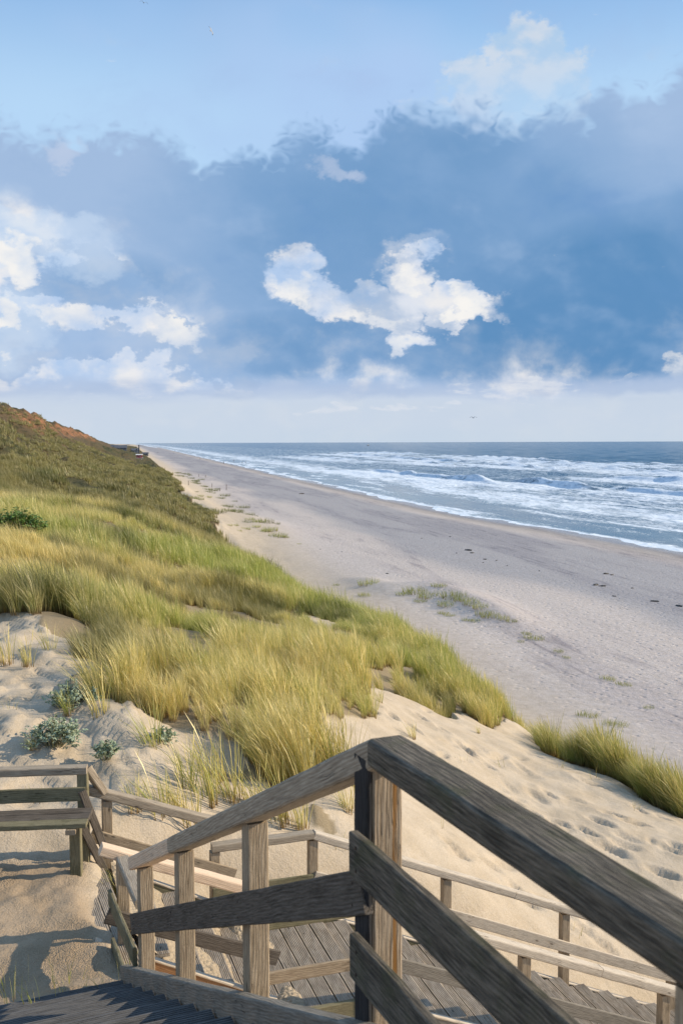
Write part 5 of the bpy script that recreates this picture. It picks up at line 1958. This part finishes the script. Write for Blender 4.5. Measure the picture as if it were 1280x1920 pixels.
# ------------------------------------------------------------------ sand drifts on the lower walkway
def drift(name, U0, U1, V0, V1, fun, label, step=0.035):
    us = np.arange(U0, U1, step)
    vs_ = np.arange(V0, V1, step)
    Ug, Vg = np.meshgrid(us, vs_)
    sh = Ug.shape
    z = fun(Ug.ravel(), Vg.ravel())
    P = [f2(a, b_, 0) for a, b_ in zip(Ug.ravel(), Vg.ravel())]
    vs = [(p.x, p.y, H + zz) for p, zz in zip(P, z)]
    ny, nx = sh
    fs = [(r * nx + c, r * nx + c + 1, (r + 1) * nx + c + 1, (r + 1) * nx + c) for r in range(ny - 1) for c in range(nx - 1)]
    me = py_mesh(name, vs, fs, smooth=True)
    me.materials.append(m_drift)
    o = bpy.data.objects.new(name, me)
    COL.objects.link(o)
    return tag(o, label, 'sand', kind='stuff')


m_drift, t, b, o_ = material('loose_sand')
geo = t.new('ShaderNodeNewGeometry')
n = t.noise(geo.outputs['Position'], 40, 5, 0.65)
t.put(b.inputs['Base Color'], t.mix(t.ss(n, .35, .7), (0.46, 0.37, 0.26), (0.33, 0.26, 0.17)))
b.inputs['Roughness'].default_value = 0.95
t.l.new(t.bump(t.m('ADD', n, t.m('MULTIPLY', t.voro(geo.outputs['Position'], 26), -1.5)), 0.7, 0.03), b.inputs['Normal'])


def fa(U, V):
    z = -4.0 - 0.9 * np.clip(U / 1.15, 0, 1)
    n_ = fbm(U * 2.3 + 4, V * 1.6, 801, 3)
    cover = n_ * 0.16 + 0.015 + 0.05 * sst(0.35 - U, -.2, .3)
    cover = cover + np.where(U > 1.15, 0.05 * (1 - sst(U, 1.25, 1.75)) - 0.03 * sst(U, 1.4, 1.9) - 0.02, 0)
    return z + cover + 0.02 * fbm(U * 9, V * 9, 803, 2)


drift('sand_drift', 0.02, 2.02, 0.02, WID - 0.02, fa, 'loose sand lying over the first lower stairs and the small landing')


def fb(U, V):
    z = deck2(U)
    k = (U - 2.08) % 0.315
    n_ = fbm(U * 1.3, V * 0.9, 811, 3)
    strip = np.exp(-((k - 0.03) / 0.06) ** 2) * 0.05
    return z + strip - 0.045 + n_ * 0.07 + 0.012 * fbm(U * 9, V * 9, 813, 2)


drift('sand_drift', 2.1, 6.5, 0.02, WID - 0.02, fb, 'narrow strips of sand between the grooved treads of the long lower stairs')
HZ = []
for X0, X1, Y0, Y1, Z0, Z1 in ((-9500, 42000, -1500, 42000, -6.5, 60.0),):
    HZ = [(X0, Y0, Z0), (X1, Y0, Z0), (X1, Y1, Z0), (X0, Y1, Z0), (X0, Y0, Z1), (X1, Y0, Z1), (X1, Y1, Z1), (X0, Y1, Z1)]
m_hz = bpy.data.materials.new('sea_air')
m_hz.use_nodes = True
t = NT(m_hz.node_tree)
for n_ in list(t.n):
    t.n.remove(n_)
out = t.new('ShaderNodeOutputMaterial')
pv = t.new('ShaderNodeVolumePrincipled')
pv.inputs['Color'].default_value = (0.80, 0.88, 1.0, 1)
pv.inputs['Density'].default_value = HAZE
pv.inputs['Anisotropy'].default_value = 0.0
t.l.new(pv.outputs[0], out.inputs['Volume'])
if HAZE > 0:
    me = py_mesh('haze', HZ, [(3, 2, 1, 0), (4, 5, 6, 7), (0, 1, 5, 4), (1, 2, 6, 5), (2, 3, 7, 6), (3, 0, 4, 7)])
    me.materials.append(m_hz)
    hz_o = bpy.data.objects.new('haze', me)
    COL.objects.link(hz_o)
    hz_o['kind'] = 'stuff'
    tag(hz_o, 'thin pale sea haze over the beach and the sea')
print('total objects', len(bpy.data.objects))
